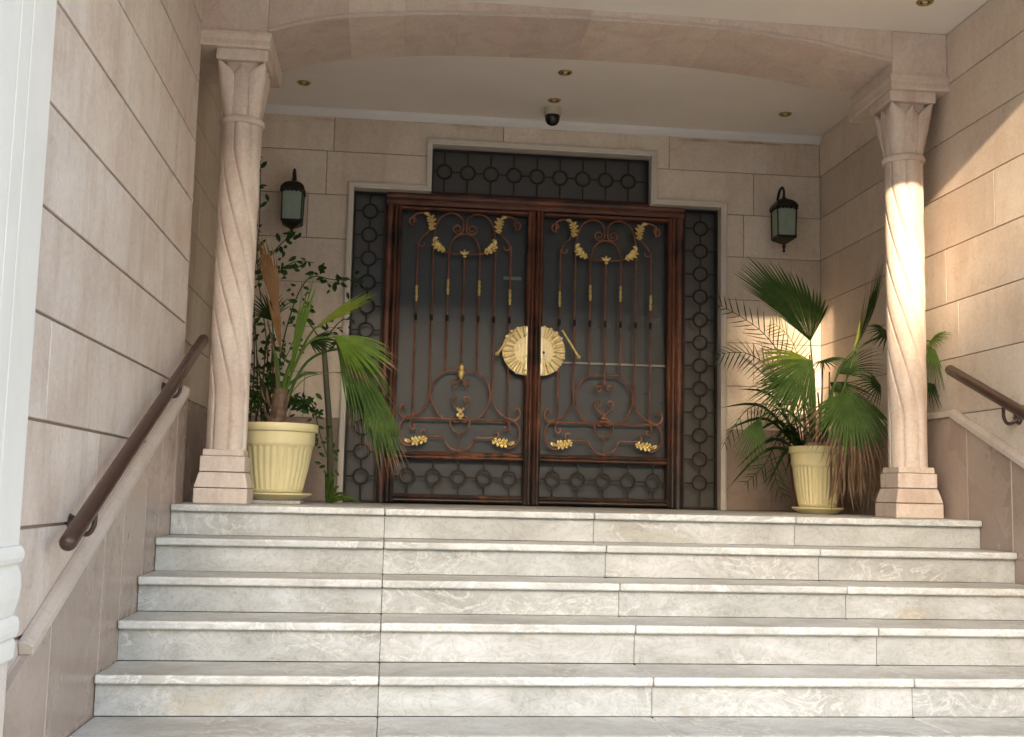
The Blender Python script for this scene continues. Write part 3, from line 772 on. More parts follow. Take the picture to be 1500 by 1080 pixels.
    # gilded sprigs
    for mir in (0, 1):
        s = -1 if mir else 1
        for nm, bx, bz, an, L, cu in (('gilded_sprig', .262, 2.085, 1.75, .135, -1.0), ('gilded_sprig', .155, 1.928, .25, .125, 1.3), ('gilded_sprig', .25, .485, -.35, .145, .5)):
            bm = bmesh.new(); goldleaf(bm, (0, 0), an, L, cu)
            for v in bm.verts:
                v.co.x = c + s * (bx + v.co.x); v.co.z += bz
            link('gilded_sprig', bm, M['gold'] if bz < 2 else M['gold_dull'], t, smooth=True)
    bm = bmesh.new()                                            # little lily at the top centre
    for a in (-.9, 0, .9):
        mm = Matrix.Translation((c + math.sin(a) * .022, GY - .012, 1.905 + math.cos(a) * .018)) @ Matrix.Rotation(a, 4, 'Y') @ Matrix.Diagonal((.010, .008, .024, 1))
        bmesh.ops.create_icosphere(bm, subdivisions=2, radius=1, matrix=mm)
    bmesh.ops.create_icosphere(bm, subdivisions=2, radius=1, matrix=Matrix.Translation((c, GY - .014, 1.888)) @ Matrix.Diagonal((.016, .010, .010, 1)))
    link('gilded_lily', bm, gold, t, smooth=True)
    if left:
        bm = bmesh.new(); lathe(bm, [(.004, .945), (.016, .955), (.026, .985), (.024, 1.005), (.014, 1.018), (.020, 1.030), (.018, 1.048), (.004, 1.066)], c, GY - .006, 14); link('gilded_bud', bm, gold, t, smooth=True)
        bm = bmesh.new()
        for dx, dz, w, hh in ((0, .700, .018, .020), (-.018, .672, .012, .016), (.018, .672, .012, .016), (0, .655, .012, .02), (-.022, .715, .009, .014), (.022, .715, .009, .014)):
            bmesh.ops.create_icosphere(bm, subdivisions=2, radius=1, matrix=Matrix.Translation((c + dx, GY - .014, dz)) @ Matrix.Diagonal((w, .010, hh, 1)))
        link('gilded_flower', bm, gold, t, smooth=True)
    else:
        bm = bmesh.new()
        for dx, dz, w, hh in ((0, .700, .010, .024), (-.014, .676, .012, .012), (.014, .676, .012, .012), (0, .652, .04, .010), (0, .675, .012, .02)):
            bmesh.ops.create_icosphere(bm, subdivisions=2, radius=1, matrix=Matrix.Translation((c + dx, GY - .010, dz)) @ Matrix.Diagonal((w, .008, hh, 1)))
        link('copper_flower', bm, M['copper'], t, smooth=True)
    # half medallion against the meeting stile
    ex = x1 - .050 if left else x0 + .050; s = -1 if left else 1
    mc, R, ri = 1.178, .190, .104
    bm = bmesh.new(); n = 24; pts = [(ex, GY - .030, mc - R)]
    pts = [(ex + s * R * math.sin(PI * i / n), GY - .026, mc - R * math.cos(PI * i / n)) for i in range(n + 1)]
    prism(bm, pts, (0, .012, 0)); med = link('medallion', bm, M['gold_dull'], t)
    npet = 11
    for i in range(npet):
        a0, a1 = PI * i / npet + .050, PI * (i + 1) / npet - .050
        rj = R * rnd.uniform(.98, 1.05)
        bm = bmesh.new(); gr = []
        for jr in range(6):
            rr = ri + (rj - ri) * jr / 5; row = []
            for ka in range(7):
                u = ka / 6; a = a0 + (a1 - a0) * u
                bul = math.sin(PI * u) ** .7
                yy = GY - .030 - .010 * bul - .006 * math.sin(PI * jr / 5)
                r2 = rr - (.012 * (1 - bul) if jr == 5 else 0)
                row.append(bm.verts.new((ex + s * r2 * math.sin(a), yy, mc - r2 * math.cos(a))))
            gr.append(row)
        for p, q in zip(gr, gr[1:]):
            for k in range(6): bm.faces.new((p[k], p[k + 1], q[k + 1], q[k]))
        ext = bmesh.ops.extrude_face_region(bm, geom=bm.faces[:])
        for vv in [e for e in ext['geom'] if isinstance(e, bmesh.types.BMVert)]: vv.co.y = GY - .0265
        link('petal', bm, M['champagne'], med, smooth=True)
    bm = bmesh.new(); nr = 9                                    # vertical ribs of the centre plate
    for i in range(nr):
        u0, u1 = ri * i / nr, ri * (i + .58) / nr; hh = math.sqrt(max(ri ** 2 - u1 ** 2, .0001))
        xa_, xb_ = ex + s * u0, ex + s * u1
        box(bm, min(xa_, xb_), max(xa_, xb_), GY - .037, GY - .027, mc - hh, mc + hh)
    link('ribbed_plate', bm, M['champagne'], med, bevel=.001)
    bm = bmesh.new(); box(bm, min(ex, ex + s * .014), max(ex, ex + s * .014), GY - .046, GY - .0375, mc - R * .97, mc + R * .97); link('edge_strip', bm, M['champagne'], med, bevel=.002)
    if not left:
        bm = bmesh.new(); bmesh.ops.create_cone(bm, cap_ends=True, segments=14, radius1=.011, radius2=.011, depth=.006, matrix=Matrix.Translation((ex + .021, GY - .040, mc - .012)) @ Matrix.Rotation(PI / 2, 4, 'X')); link('keyhole', bm, M['dark'], med)
    # slanting pull handle
    hx0, hz0, hx1, hz1 = (.119, 1.335, -.018, 1.141) if left else (.479, 1.340, .610, 1.137)
    yy = GY - .055
    bm = bmesh.new(); tube(bm, [(hx0, GY - .01, hz0), (hx0, yy, hz0), (hx0 + (hx1 - hx0) * .5, yy - .004, hz0 + (hz1 - hz0) * .5), (hx1, yy, hz1), (hx1, GY - .01, hz1)], [.006, .008, .0095, .010, .006], 8); hd = link('pull_handle', bm, M['gold_dull'], t, smooth=True)
    bm = bmesh.new(); bmesh.ops.create_icosphere(bm, subdivisions=2, radius=.016, matrix=Matrix.Translation((hx1, yy, hz1))); link('knob', bm, M['gold_dull'], hd, smooth=True)
    return t
make_leaf(-.830, .264, 'left leaf of the ornate gate, copper scrollwork with a gold bud at its centre', True)
make_leaf(.267, 1.374, 'right leaf of the ornate gate, scrollwork without a gold bud at its centre', False)

# ================================================================== LANTERNS
def lantern(x, z, label):
    y = D - .155
    t = thing('wall_lantern', label, 'lantern', (x, y, z), 'wall lanterns')
    bk = M['black']
    bm = bmesh.new(); lathe(bm, [(.012, -.075), (.018, -.062), (.010, -.05), (.045, -.035), (.095, -.012), (.108, .0), (.108, .012)], n=4, a0=PI / 4); link('base_bowl', bm, bk, t)
    bm = bmesh.new(); lathe(bm, [(.005, -.112), (.012, -.10), (.008, -.086), (.012, -.074)], n=8); link('finial', bm, bk, t)
    for k in range(4):
        a0 = PI / 4 + k * PI / 2; a1 = a0 + PI / 2
        bm = bmesh.new(); tube(bm, [(.100 * math.cos(a0), .100 * math.sin(a0), .010), (.106 * math.cos(a0), .106 * math.sin(a0), .232)], .0055, 5); link('corner_post', bm, bk, t)
        bm = bmesh.new()
        p = [(.094 * math.cos(a0), .094 * math.sin(a0)), (.094 * math.cos(a1), .094 * math.sin(a1))]; q = [(.100 * math.cos(a0), .100 * math.sin(a0)), (.100 * math.cos(a1), .100 * math.sin(a1))]
        vs = [bm.verts.new((p[0][0], p[0][1], .012)), bm.verts.new((p[1][0], p[1][1], .012)), bm.verts.new((q[1][0], q[1][1], .230)), bm.verts.new((q[0][0], q[0][1], .230))]
        f = bm.faces.new(vs); e = bmesh.ops.extrude_face_region(bm, geom=[f]); n_ = Vector((math.cos((a0 + a1) / 2), math.sin((a0 + a1) / 2), 0)) * -.003
        bmesh.ops.translate(bm, vec=n_, verts=[v for v in e['geom'] if isinstance(v, bmesh.types.BMVert)])
        link('glass_pane', bm, M['lampglass'], t)
    bm = bmesh.new(); lathe(bm, [(.104, .228), (.122, .232), (.122, .246), (.108, .268), (.080, .290), (.045, .305), (.020, .312), (.014, .330)], n=4, a0=PI / 4); rf = link('roof', bm, bk, t)
    bm = bmesh.new()                                            # scalloped rim under the roof
    for k in range(4):
        a0 = PI / 4 + k * PI / 2
        for j in range(5):
            u = (j + .5) / 5; r0 = .112
            p = Vector((r0 * math.cos(a0), r0 * math.sin(a0), .222 + .010 * math.sin(PI * u))).lerp(Vector((r0 * math.cos(a0 + PI / 2), r0 * math.sin(a0 + PI / 2), .222 + .010 * math.sin(PI * u))), u)
            bmesh.ops.create_icosphere(bm, subdivisions=1, radius=.014, matrix=Matrix.Translation(p))
    link('scalloped_rim', bm, bk, rf, smooth=True)
    bm = bmesh.new(); tube(bm, smoothpath([(0, 0, .32), (0, -.004, .37), (0, .03, .41), (0, .09, .40), (0, .135, .34), (0, .140, .25)], 6), .010, 7); link('arm', bm, bk, t, smooth=True)
    bm = bmesh.new(); pts = [(.045 * math.sin(a) * (1 if abs(math.cos(a)) < .9 else .6), .128, .165 + .11 * math.cos(a)) for a in [2 * PI * i / 12 for i in range(12)]]
    prism(bm, pts, (0, .026, 0)); link('back_plate', bm, bk, t, bevel=.003)
    return t
lantern(-1.576, 2.040, 'black iron lantern with pale green glass left of the doorway above the climber')
lantern(2.170, 2.098, 'black iron lantern with pale green glass right of the doorway above the fan palm')

# ================================================================== CEILING SPOTS AND CAMERA
for px_, py_, lab in ((-1.5, 1.878, 'recessed brass ceiling spot nearest the left column'), (.303, 1.373, 'recessed brass ceiling spot nearer the arch on the centre line'), (.31, 1.933, 'recessed brass ceiling spot just in front of the dome camera'),
                      (2.059, 1.928, 'recessed brass ceiling spot near the right lantern'), (2.179, -.055, 'recessed brass ceiling spot in front of the arch at the top right')):
    t = thing('ceiling_spot', lab, 'ceiling light', (px_, py_, H), 'recessed ceiling spots')
    bm = bmesh.new(); lathe(bm, [(.030, -.001), (.032, -.006), (.044, -.008), (.048, -.003), (.050, -.0005)], n=28, cap=False); link('trim_ring', bm, M['spotgold'], t, smooth=True)
    bm = bmesh.new(); lathe(bm, [(.001, -.0015), (.031, -.0015), (.031, -.0005)], n=24, cap=False); link('recess', bm, M['dark'], t)
    bm = bmesh.new(); lathe(bm, [(.001, -.007), (.012, -.006), (.017, -.0012)], n=16, cap=False); link('lamp_lens', bm, M['lens'], t, smooth=True)
t = thing('dome_camera', 'small cream and black dome security camera on the ceiling above the gate', 'security camera', (.322, 2.10, H))
bm = bmesh.new(); lathe(bm, [(.062, -.0005), (.064, -.03), (.066, -.052), (.064, -.060), (.050, -.062)], n=32); link('housing', bm, M['camcream'], t, smooth=True)
bm = bmesh.new(); lathe(bm, [(.056, -.060), (.057, -.080), (.051, -.106), (.038, -.124), (.020, -.134), (.002, -.136)], n=32); link('dome', bm, M['camdome'], t, smooth=True)
bm = bmesh.new(); bmesh.ops.create_icosphere(bm, subdivisions=2, radius=.016, matrix=Matrix.Translation((-.012, -.040, -.085))); link('lens', bm, mat('camera_lens', (.08, .08, .08), .1), t, smooth=True)

# ================================================================== HANDRAILS
def handrail(X, wallX, ya, za, yb, zb, brs, label, sgn):
    t = thing('handrail', label, 'handrail', (X, (ya + yb) / 2, (za + zb) / 2), 'brown tube handrails')
    o_ = Vector(t.location); r = .030
    a, b = Vector((X, ya, za)) - o_, Vector((X, yb, zb)) - o_
    d = (b - a).normalized()
    cap = lambda P, dd: [P + dd * (-r * (1 - math.cos(k * PI / 12))) for k in range(0, 7)]
    pts = [a + d * (r * (1 - math.sin(PI / 2 * k / 6))) for k in (6, 5, 4, 3, 2, 1)][::-1]
    pts, rs = [], []
    for k in range(7):
        th = PI / 2 * k / 6; pts.append(a + d * r * (1 - math.cos(th))); rs.append(max(r * math.sin(th), .001))
    for k in range(1, 9): pts.append(a.lerp(b, k / 9)); rs.append(r)
    for k in range(6, -1, -1):
        th = PI / 2 * k / 6; pts.append(b - d * r * (1 - math.cos(th))); rs.append(max(r * math.sin(th), .001))
    bm = bmesh.new(); tube(bm, pts, rs, 24); link('rail_tube', bm, M['rail'], t, smooth=True)
    for y in brs:
        z = za + (zb - za) * (y - ya) / (yb - ya) - o_.z; yy = y - o_.y; wx = wallX - o_.x
        bm = bmesh.new(); tube(bm, smoothpath([(0, yy, z - .030), (0, yy, z - .085), (-sgn * .02, yy, z - .118), (-sgn * .055, yy, z - .112), (wx + sgn * .006, yy, z - .085)], 5), .0095, 8); br = link('bracket_arm', bm, M['rail'], t, smooth=True)
        bm = bmesh.new()
        bmesh.ops.create_cone(bm, cap_ends=True, segments=20, radius1=.040, radius2=.032, depth=.010, matrix=Matrix.Translation((wx + sgn * .006, yy, z - .085)) @ Matrix.Rotation(sgn * PI / 2, 4, 'Y'))
        link('wall_rosette', bm, M['rail'], br)
        bm = bmesh.new()
        for k in range(8):
            a_ = k * PI / 4
            bmesh.ops.create_icosphere(bm, subdivisions=1, radius=.009, matrix=Matrix.Translation((wx + sgn * .012, yy + .024 * math.cos(a_), z - .085 + .024 * math.sin(a_))))
        link('rosette_bead', bm, M['rail'], br, smooth=True)
    return t
handrail(-1.870, WL, -2.075, -.115, .470, .925, (-1.72, -.18), 'brown tube handrail descending along the left wall', 1)
handrail(2.437, WR, -2.10, -.075, .262, .878, (-.33, -1.75), 'brown tube handrail on the sunlit right wall', -1)

# ================================================================== POTS
def pot(name, x, y, R, ztop, label, mt, ribs=True, saucer=True, plinth=False):
    t = thing(name, label, 'plant pot', (x, y, 0))
    zb = .045 if saucer else .004
    if plinth:
        bm = bmesh.new(); box(bm, -.17, .17, -.15, .15, .001, .020); link('tile', bm, M['marble'], t, bevel=.002); zb += .02
    h = ztop - zb
    n = 96
    def ringp(r, z, rib=0.0):
        return [bm.verts.new(((r - rib * (.5 + .5 * math.cos(34 * 2 * PI * k / n * 1.0)) ) * math.cos(2 * PI * k / n), (r - rib * (.5 + .5 * math.cos(34 * 2 * PI * k / n))) * math.sin(2 * PI * k / n), z)) for k in range(n)]
    n = 204
    bm = bmesh.new()
    rb = .006 if ribs else 0
    prof_ = [(R * .60, zb, 0), (R * .66, zb + .004, 0), (R * .685, zb + h * .05, 0), (R * .69, zb + h * .06, rb), (R * .80, zb + h * .35, rb), (R * .885, zb + h * .66, rb), (R * .892, zb + h * .67, 0), (R * .90, zb + h * .70, 0), (R * .925, zb + h * .70, 0), (R * .935, zb + h * .88, 0), (R * .985, zb + h * .885, 0), (R, zb + h * .90, 0), (R, zb + h * .985, 0), (R * .985, ztop, 0), (R * .93, ztop, 0), (R * .90, zb + h * .9, 0), (R * .86, zb + h * .85, 0)]
    rings = [ringp(*p) for p in prof_]
    for p, q in zip(rings, rings[1:]):
        for k in range(n): bm.faces.new((p[k], p[(k + 1) % n], q[(k + 1) % n], q[k]))
    bm.faces.new(rings[0][::-1])
    link('pot_body', bm, mt, t, smooth=True)
    bm = bmesh.new(); lathe(bm, [(.001, zb + h * .93), (R * .5, zb + h * .925), (R * .895, zb + h * .90)], n=32, cap=False)
    for v in bm.verts: v.co.z += rnd.uniform(-.004, .006)
    link('soil', bm, M['soil'], t, smooth=True)
    if saucer:
        z0 = .001 + (.02 if plinth else 0)
        bm = bmesh.new(); lathe(bm, [(R * .60, z0), (R * .66, z0 + .006), (R * .87, z0 + .030), (R * .90, z0 + .034), (R * .90, z0 + .044), (R * .87, z0 + .044), (R * .76, z0 + .032), (R * .62, z0 + .018)], n=64); link('saucer', bm, mt, t, smooth=True)
    return t
PLX, PLY = at(406, 620, 1.0).x, 1.0
PRX, PRY = at(1197, 650, 1.45).x, 1.45
pot('yellow_pot', PLX, PLY, .250, .480, 'large cream yellow ribbed plastic pot beside the left column', M['pot'], plinth=True)
pot('yellow_pot', PRX, PRY, .190, .455, 'smaller cream yellow ribbed plastic pot under the fan palm right of the gate', M['pot'])
p = at(1180, 650, 2.0)
pot('red_pot', p.x, 1.86, .175, .42, 'dark terracotta pot half hidden behind the smaller yellow pot', M['redpot'], ribs=False, saucer=False)
p = at(372, 600, 1.75)
pot('black_pot', p.x + .12, 1.80, .17, .36, 'dark pot behind the large yellow pot in the left corner', M['dark'], ribs=False, saucer=False)

# ================================================================== PLANTS
def fan(parent, hub, axis, nrm, R, a0, a1, n, fused, mt, droop=.15, dry=.0, fold=.25, tipm=None, wf=1.0, seed=1, bdir=None):
    r_ = random.Random(seed)
    hub = Vector(hub); axis = Vector(axis).normalized(); nrm = Vector(nrm); nrm = (nrm - axis * nrm.dot(axis)).normalized(); b = nrm.cross(axis)
    if bdir: b = Vector(bdir); b = (b - axis * b.dot(axis)).normalized(); nrm = axis.cross(b)
    bm = bmesh.new(); K = 12
    da = (a1 - a0) / n
    for i in range(n):
        a = a0 + da * (i + .5)
        Ri = R * (1 - .28 * abs((i + .5) / n * 2 - 1) ** 2) * r_.uniform(.93, 1.05)
        d = axis * math.cos(a) + b * math.sin(a); sd = -axis * math.sin(a) + b * math.cos(a)
        dj = r_.uniform(-.05, .05); dd = droop * r_.uniform(.75, 1.35)
        prev = None; sg = r_.uniform(-.3, .3)
        fz = fused * r_.uniform(.92, 1.06)
        for k in range(K + 1):
            t = k / K
            pos = hub + d * (Ri * (t - .10 * dd * t ** 3)) + sd * dj * Ri * max(0, t - fused) + nrm * (.04 * R * math.sin(t * 2.6)) + Vector((0, 0, -1)) * (dd * Ri * max(0, t - .25) ** 2)
            hw = math.tan(min(da, .5) / 2) * Ri * (t if t < fz else fz * max(0.0, 1 - (t - fz) / (1.001 - fz)) ** .8) * wf
            hw = max(hw, .0012 if t < .98 else .0004)
            up = nrm * hw * fold * 2
            row = (bm.verts.new(pos - sd * hw), bm.verts.new(pos + up), bm.verts.new(pos + sd * hw))
            if prev:
                for q in (0, 1):
                    f = bm.faces.new((prev[q], prev[q + 1], row[q + 1], row[q]))
                    if tipm and t > 1 - dry * (1 + sg): f.material_index = 1
            prev = row
    return link('fan_leaf', bm, [mt, tipm or mt], parent, recalc=False)
def stalk(parent, pts, r0, r1, mt, name='leaf_stalk', n=6):
    P = smoothpath(pts, 6); bm = bmesh.new(); tube(bm, P, [r0 + (r1 - r0) * i / (len(P) - 1) for i in range(len(P))], n); return link(name, bm, mt, parent, smooth=True)
def blade(parent, pts, w, mt, name='blade_leaf', fold=.3, face=None, tipm=None):
    P = smoothpath(pts, 5); bm = bmesh.new(); prev = None; n = len(P) - 1
    for i, p_ in enumerate(P):
        d = (P[min(i + 1, n)] - P[max(i - 1, 0)]).normalized()
        s = d.cross(Vector(face) if face else Vector((0, -1, .2))).normalized(); nn = s.cross(d)
        t = i / n; hw = w * (math.sin(PI * min(t * 1.05 + .04, 1)) ** .7) / 2 + .0004
        row = (bm.verts.new(p_ - s * hw), bm.verts.new(p_ + nn * hw * fold), bm.verts.new(p_ + s * hw))
        if prev:
            for q in (0, 1):
                f = bm.faces.new((prev[q], prev[q + 1], row[q + 1], row[q]))
                if tipm and t > .85: f.material_index = 1
        prev = row
    return link(name, bm, [mt, tipm or mt], parent, recalc=False)
def pinnate(parent, pts, L, mt, n=22, side=(1, -1), hang=.3, seed=3, w=.012):
    r_ = random.Random(seed)
    P = smoothpath(pts, 8); bm = bmesh.new()
    tube(bm, P, [.006 * (1 - .75 * i / len(P)) for i in range(len(P))], 5)
    for i in range(n):
        t = .12 + .88 * i / n; k = min(int(t * (len(P) - 1)), len(P) - 2); p_ = P[k]; d = (P[k + 1] - P[k]).normalized()
        for s in side:
            sv = d.cross(Vector((0, -1, .15))).normalized() * s
            ll = L * (math.sin(PI * (.15 + .8 * t)) ** .6) * r_.uniform(.85, 1.1)
            e = (d * .65 + sv * .75 + Vector((0, r_.uniform(-.25, .25), -hang))).normalized()
            q = [p_ + e * ll * u + Vector((0, 0, -1)) * (hang * .35 * ll * u * u) for u in (0, .3, .65, 1)]
            ww = [w * .5, w, w * .8, .001]; pr = None
            for qq, wv in zip(q, ww):
                row = (bm.verts.new(qq - d * wv / 2), bm.verts.new(qq + d * wv / 2 + Vector((0, .002, 0))))
                if pr: bm.faces.new((pr[0], pr[1], row[1], row[0]))
                pr = row
    return link('feather_leaf', bm, mt, parent, recalc=False)
def leafcloud(parent, paths, n, mt, size=.045, spread=.05, seed=5, name='foliage'):
    r_ = random.Random(seed); bm = bmesh.new()
    for pa in paths: 
        P = smoothpath(pa, 8)
        tube(bm, P, [.0055 * (1 - .5 * i / len(P)) for i in range(len(P))], 5)
        for _ in range(n):
            p_ = P[r_.randrange(2, len(P))] + Vector([r_.gauss(0, spread) for _ in range(3)])
            d = Vector((r_.uniform(-1, 1), r_.uniform(-1, .6), r_.uniform(-1.0, .35))).normalized()
            s = d.cross(Vector((r_.uniform(-.6, .6), -1, r_.uniform(-.6, .6)))).normalized(); nn = s.cross(d)
            L_ = size * r_.uniform(.6, 1.25); w = L_ * .42
            pts_ = [(0, 0), (.25, .38), (.55, .42), (.8, .22), (1, 0)]
            mid = [bm.verts.new(p_ + d * L_ * u + nn * -.06 * L_ * math.sin(PI * u)) for u, _ in pts_]
            for sg in (-1, 1):
                ed = [mid[0]] + [bm.verts.new(p_ + d * L_ * u + s * sg * w * v * 1.2 + nn * .08 * L_) for u, v in pts_[1:-1]] + [mid[-1]]
                bm.faces.new((mid[0], mid[1], ed[1])); bm.faces.new((mid[1], mid[2], ed[2], ed[1])); bm.faces.new((mid[2], mid[3], ed[3], ed[2])); bm.faces.new((mid[3], mid[4], ed[3]))
    return tag(link(name, bm, mt, parent, recalc=False), kind='stuff')
rad = math.radians
CAMV = Vector((CX, CY, CZ))
def A(px_, py_, Y): return at(px_, py_, Y)
def dirpx(p0, p1, Y0, Y1=None): return (at(*p1, Y1 if Y1 is not None else Y0) - at(*p0, Y0))
NC = Vector((-.15, -1, -.1))

# ---- fan palm in the left yellow pot
def root_at(name, label, cat, x, y, z=0.0, group=None): 
    t = thing(name, label, cat, (0, 0, 0), group); return t
lp = root_at('fan_palm', 'young fan palm with a short brown trunk growing in the large yellow pot', 'palm', PLX, PLY)
Y = 1.0
bm = bmesh.new(); base = Vector((PLX - .02, PLY, .44)); top_ = A(412, 570, Y)
P = smoothpath([base, base.lerp(top_, .5) + Vector((.01, 0, 0)), top_], 6)
tube(bm, P, [.050 - .012 * i / len(P) + .006 * (i % 2) for i in range(len(P))], 12); link('trunk', bm, M['bark'], lp)
for i in range(10):
    a = i * 2.4; z = .48 + .012 * i
    b0 = Vector((PLX - .015 + .035 * math.cos(a), PLY + .035 * math.sin(a), z)); blade(lp, [b0, b0 + Vector((.05 * math.cos(a), .05 * math.sin(a), .06)), b0 + Vector((.07 * math.cos(a), .07 * math.sin(a), .14))], .022, M['dry'], 'leaf_sheath', face=(math.cos(a), math.sin(a), .2))
hubs = {}
def st(pts, Ys, mt=M['palm_light'], r0=.010, r1=.005, par=lp): return stalk(par, [A(x, y, yy) for (x, y), yy in zip(pts, Ys)], r0, r1, mt)
st([(410, 590), (424, 540), (440, 500)], [1.0, .98, .95])
fan(lp, A(424, 560, .98), dirpx((424, 560), (460, 404), .98, .95), (-.5, -1, .1), .68, rad(-6), rad(5), 9, .62, M['palm_light'], droop=.02, fold=.5, seed=2, wf=1.5)
st([(412, 590), (428, 545), (448, 500), (462, 480)], [1.0, .98, .9, .85])
fan(lp, A(458, 484, .86), dirpx((458, 484), (557, 424), .86, .80), (-.2, -1, .35), .47, rad(-9), rad(9), 9, .60, M['palm_yellow'], droop=.05, fold=.4, seed=4, wf=1.3)
st([(414, 592), (430, 540), (455, 500), (488, 494)], [1.0, .95, .85, .78])
fan(lp, A(488, 492, .78), dirpx((488, 492), (575, 545), .78, .62), (.1, -.75, .75), .46, rad(-34), rad(42), 22, .62, M['palm_light'], droop=.25, fold=.3, dry=.12, tipm=M['dry'], seed=5)
fan(lp, A(492, 500, .82), dirpx((492, 500), (568, 610), .82, .72), (.35, -1, .25), .56, rad(-26), rad(26), 18, .6, M['palm'], droop=.30, fold=.35, dry=.06, tipm=M['dry'], seed=6)
st([(418, 590), (450, 530), (500, 512), (528, 540)], [1.0, .98, .9, .82], M['palm'])
fan(lp, A(528, 540, .80), dirpx((528, 540), (575, 660), .8, .74), (.2, -1, .1), .66, rad(-17), rad(15), 18, .50, M['palm'], droop=.15, fold=.3, dry=.12, tipm=M['dry'], seed=7, wf=1.7)
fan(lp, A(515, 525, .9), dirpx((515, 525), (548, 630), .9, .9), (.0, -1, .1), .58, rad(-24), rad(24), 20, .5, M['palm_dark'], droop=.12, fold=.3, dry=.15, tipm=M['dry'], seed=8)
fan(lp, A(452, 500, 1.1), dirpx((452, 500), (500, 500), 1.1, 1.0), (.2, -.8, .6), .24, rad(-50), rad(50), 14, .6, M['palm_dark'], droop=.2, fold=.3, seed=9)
st([(408, 590), (402, 520), (392, 470)], [1.0, 1.1, 1.2], M['dry'])
fan(lp, A(408, 476, 1.2), dirpx((408, 476), (384, 355), 1.2, 1.15), (.6, -1, .0), .58, rad(-10), rad(10), 9, .6, M['dry_orange'], droop=.02, fold=.5, seed=10, wf=1.6)
fan(lp, A(412, 520, 1.15), dirpx((412, 520), (394, 400), 1.15, 1.1), (.4, -1, .0), .52, rad(-6), rad(8), 6, .5, M['dry_orange'], droop=.02, fold=.5, seed=95, wf=1.5)
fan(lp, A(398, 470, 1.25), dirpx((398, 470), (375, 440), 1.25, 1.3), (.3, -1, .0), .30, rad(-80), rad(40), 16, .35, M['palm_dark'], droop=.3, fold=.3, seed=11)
st([(420, 585), (450, 553), (500, 545)], [1.0, 1.02, 1.05], M['palm_yellow'], .004, .002)
for x1_, y1_ in ((395, 505), (432, 520), (470, 548)):
    blade(lp, [A(410, 575, 1.0), A((410 + x1_) / 2 + 3, (575 + y1_) / 2 - 12, 1.02), A(x1_, y1_, 1.05)], .02, M['palm'])

# ---- climber / ficus in the left corner
cl = root_at('climbing_plant', 'dark small leaved climber rising behind the left column to the lantern', 'climbing plant', -1.7, 1.9)
Yb = 1.9
paths = [[(378, 610), (376, 520), (372, 420), (380, 330), (382, 235)], [(385, 612), (392, 520), (378, 400), (376, 300)],
         [(390, 600), (400, 500), (398, 420), (428, 385), (460, 385)], [(398, 600), (420, 480), (450, 410), (490, 410), (528, 410)],
         [(376, 400), (400, 370), (425, 345), (432, 342)], [(395, 610), (385, 560), (368, 535), (362, 500)]]
dens = [44, 46, 52, 58, 24, 34]
for i, (pa, dn) in enumerate(zip(paths, dens)):
    leafcloud(cl, [[A(x, y, Yb + .08 * math.sin(i * 2 + j)) for j, (x, y) in enumerate(pa)]], dn, M['ficus'], size=.068, spread=.042, seed=20 + i)
leafcloud(cl, [[A(425, 600, 1.25), A(455, 590, 1.2), A(470, 640, 1.1), A(490, 700, 1.1)], [A(400, 600, 1.3), A(440, 590, 1.25), A(465, 605, 1.2)], [A(380, 600, 1.5), A(370, 580, 1.5), A(400, 560, 1.5), A(430, 500, 1.5)]], 42, M['ficus'], size=.055, spread=.035, seed=40)
for x, xt, yt in ((366, 372, 480), (374, 390, 500), (383, 376, 520), (390, 402, 490), (399, 396, 540)):
    stalk(cl, [A(x, 618, 1.75), A((x + xt) / 2 + 3, (618 + yt) / 2, 1.8), A(xt, yt, 1.85)], .006, .004, M['redstem'], 'stem')
tr = root_at('slender_tree', 'thin bare grey green trunk standing between the yellow pot and doorway', 'tree', 0, 0)
b0 = A(484, 737, 2.1); b0.z = .001
stalk(tr, [b0, A(483, 640, 2.1), A(478, 560, 2.1), A(474, 500, 2.1)], .024, .018, M['stem'], 'trunk', 10)
leafcloud(tr, [[A(474, 505, 2.1), A(450, 470, 2.1), A(430, 455, 2.1)], [A(474, 500, 2.1), A(500, 470, 2.1), A(520, 470, 2.15)]], 12, M['ficus'], size=.06, spread=.05, seed=50)
gb = root_at('grassy_offshoot', 'small tuft of green palm blades on the floor beside the doorway', 'plant', 0, 0)
g0 = A(482, 737, 1.7); g0.z = .002
for i, (x, y) in enumerate(((476, 695), (484, 692), (490, 700), (498, 712), (508, 724), (520, 732), (530, 736), (500, 735), (486, 715), (492, 722), (512, 735))):
    e = A(x, y, 1.62); e.z = max(e.z, .006)
    md = g0.lerp(e, .5) + Vector((-.004, 0, .03))
    blade(gb, [g0 + Vector((.004 * i - .02, 0, 0)), md, e], .022, M['palm_light'] if i % 2 else M['palm'])

# ---- fan palm in the right yellow pot
rp = root_at('fan_palm', 'large fan palm with drooping dry tipped leaves in the smaller yellow pot', 'palm', PRX, PRY)
Y = 1.45
def rs(pts, Ys, mt=M['palm'], r0=.010, r1=.005): return st(pts, Ys, mt, r0, r1, rp)
for x, xt, yt, yy in ((1180, 1172, 560, 1.5), (1186, 1186, 520, 1.45), (1192, 1192, 540, 1.5), (1198, 1205, 530, 1.4), (1204, 1222, 560, 1.4), (1210, 1215, 545, 1.5), (1190, 1178, 590, 1.4), (1200, 1198, 575, 1.35)):
    rs([(x, 648), ((x + xt) / 2 + 2, (648 + yt) / 2), (xt, yt)], [1.45, 1.47, yy], M['redstem'] if x % 4 == 0 else M['stem'], .009, .006)
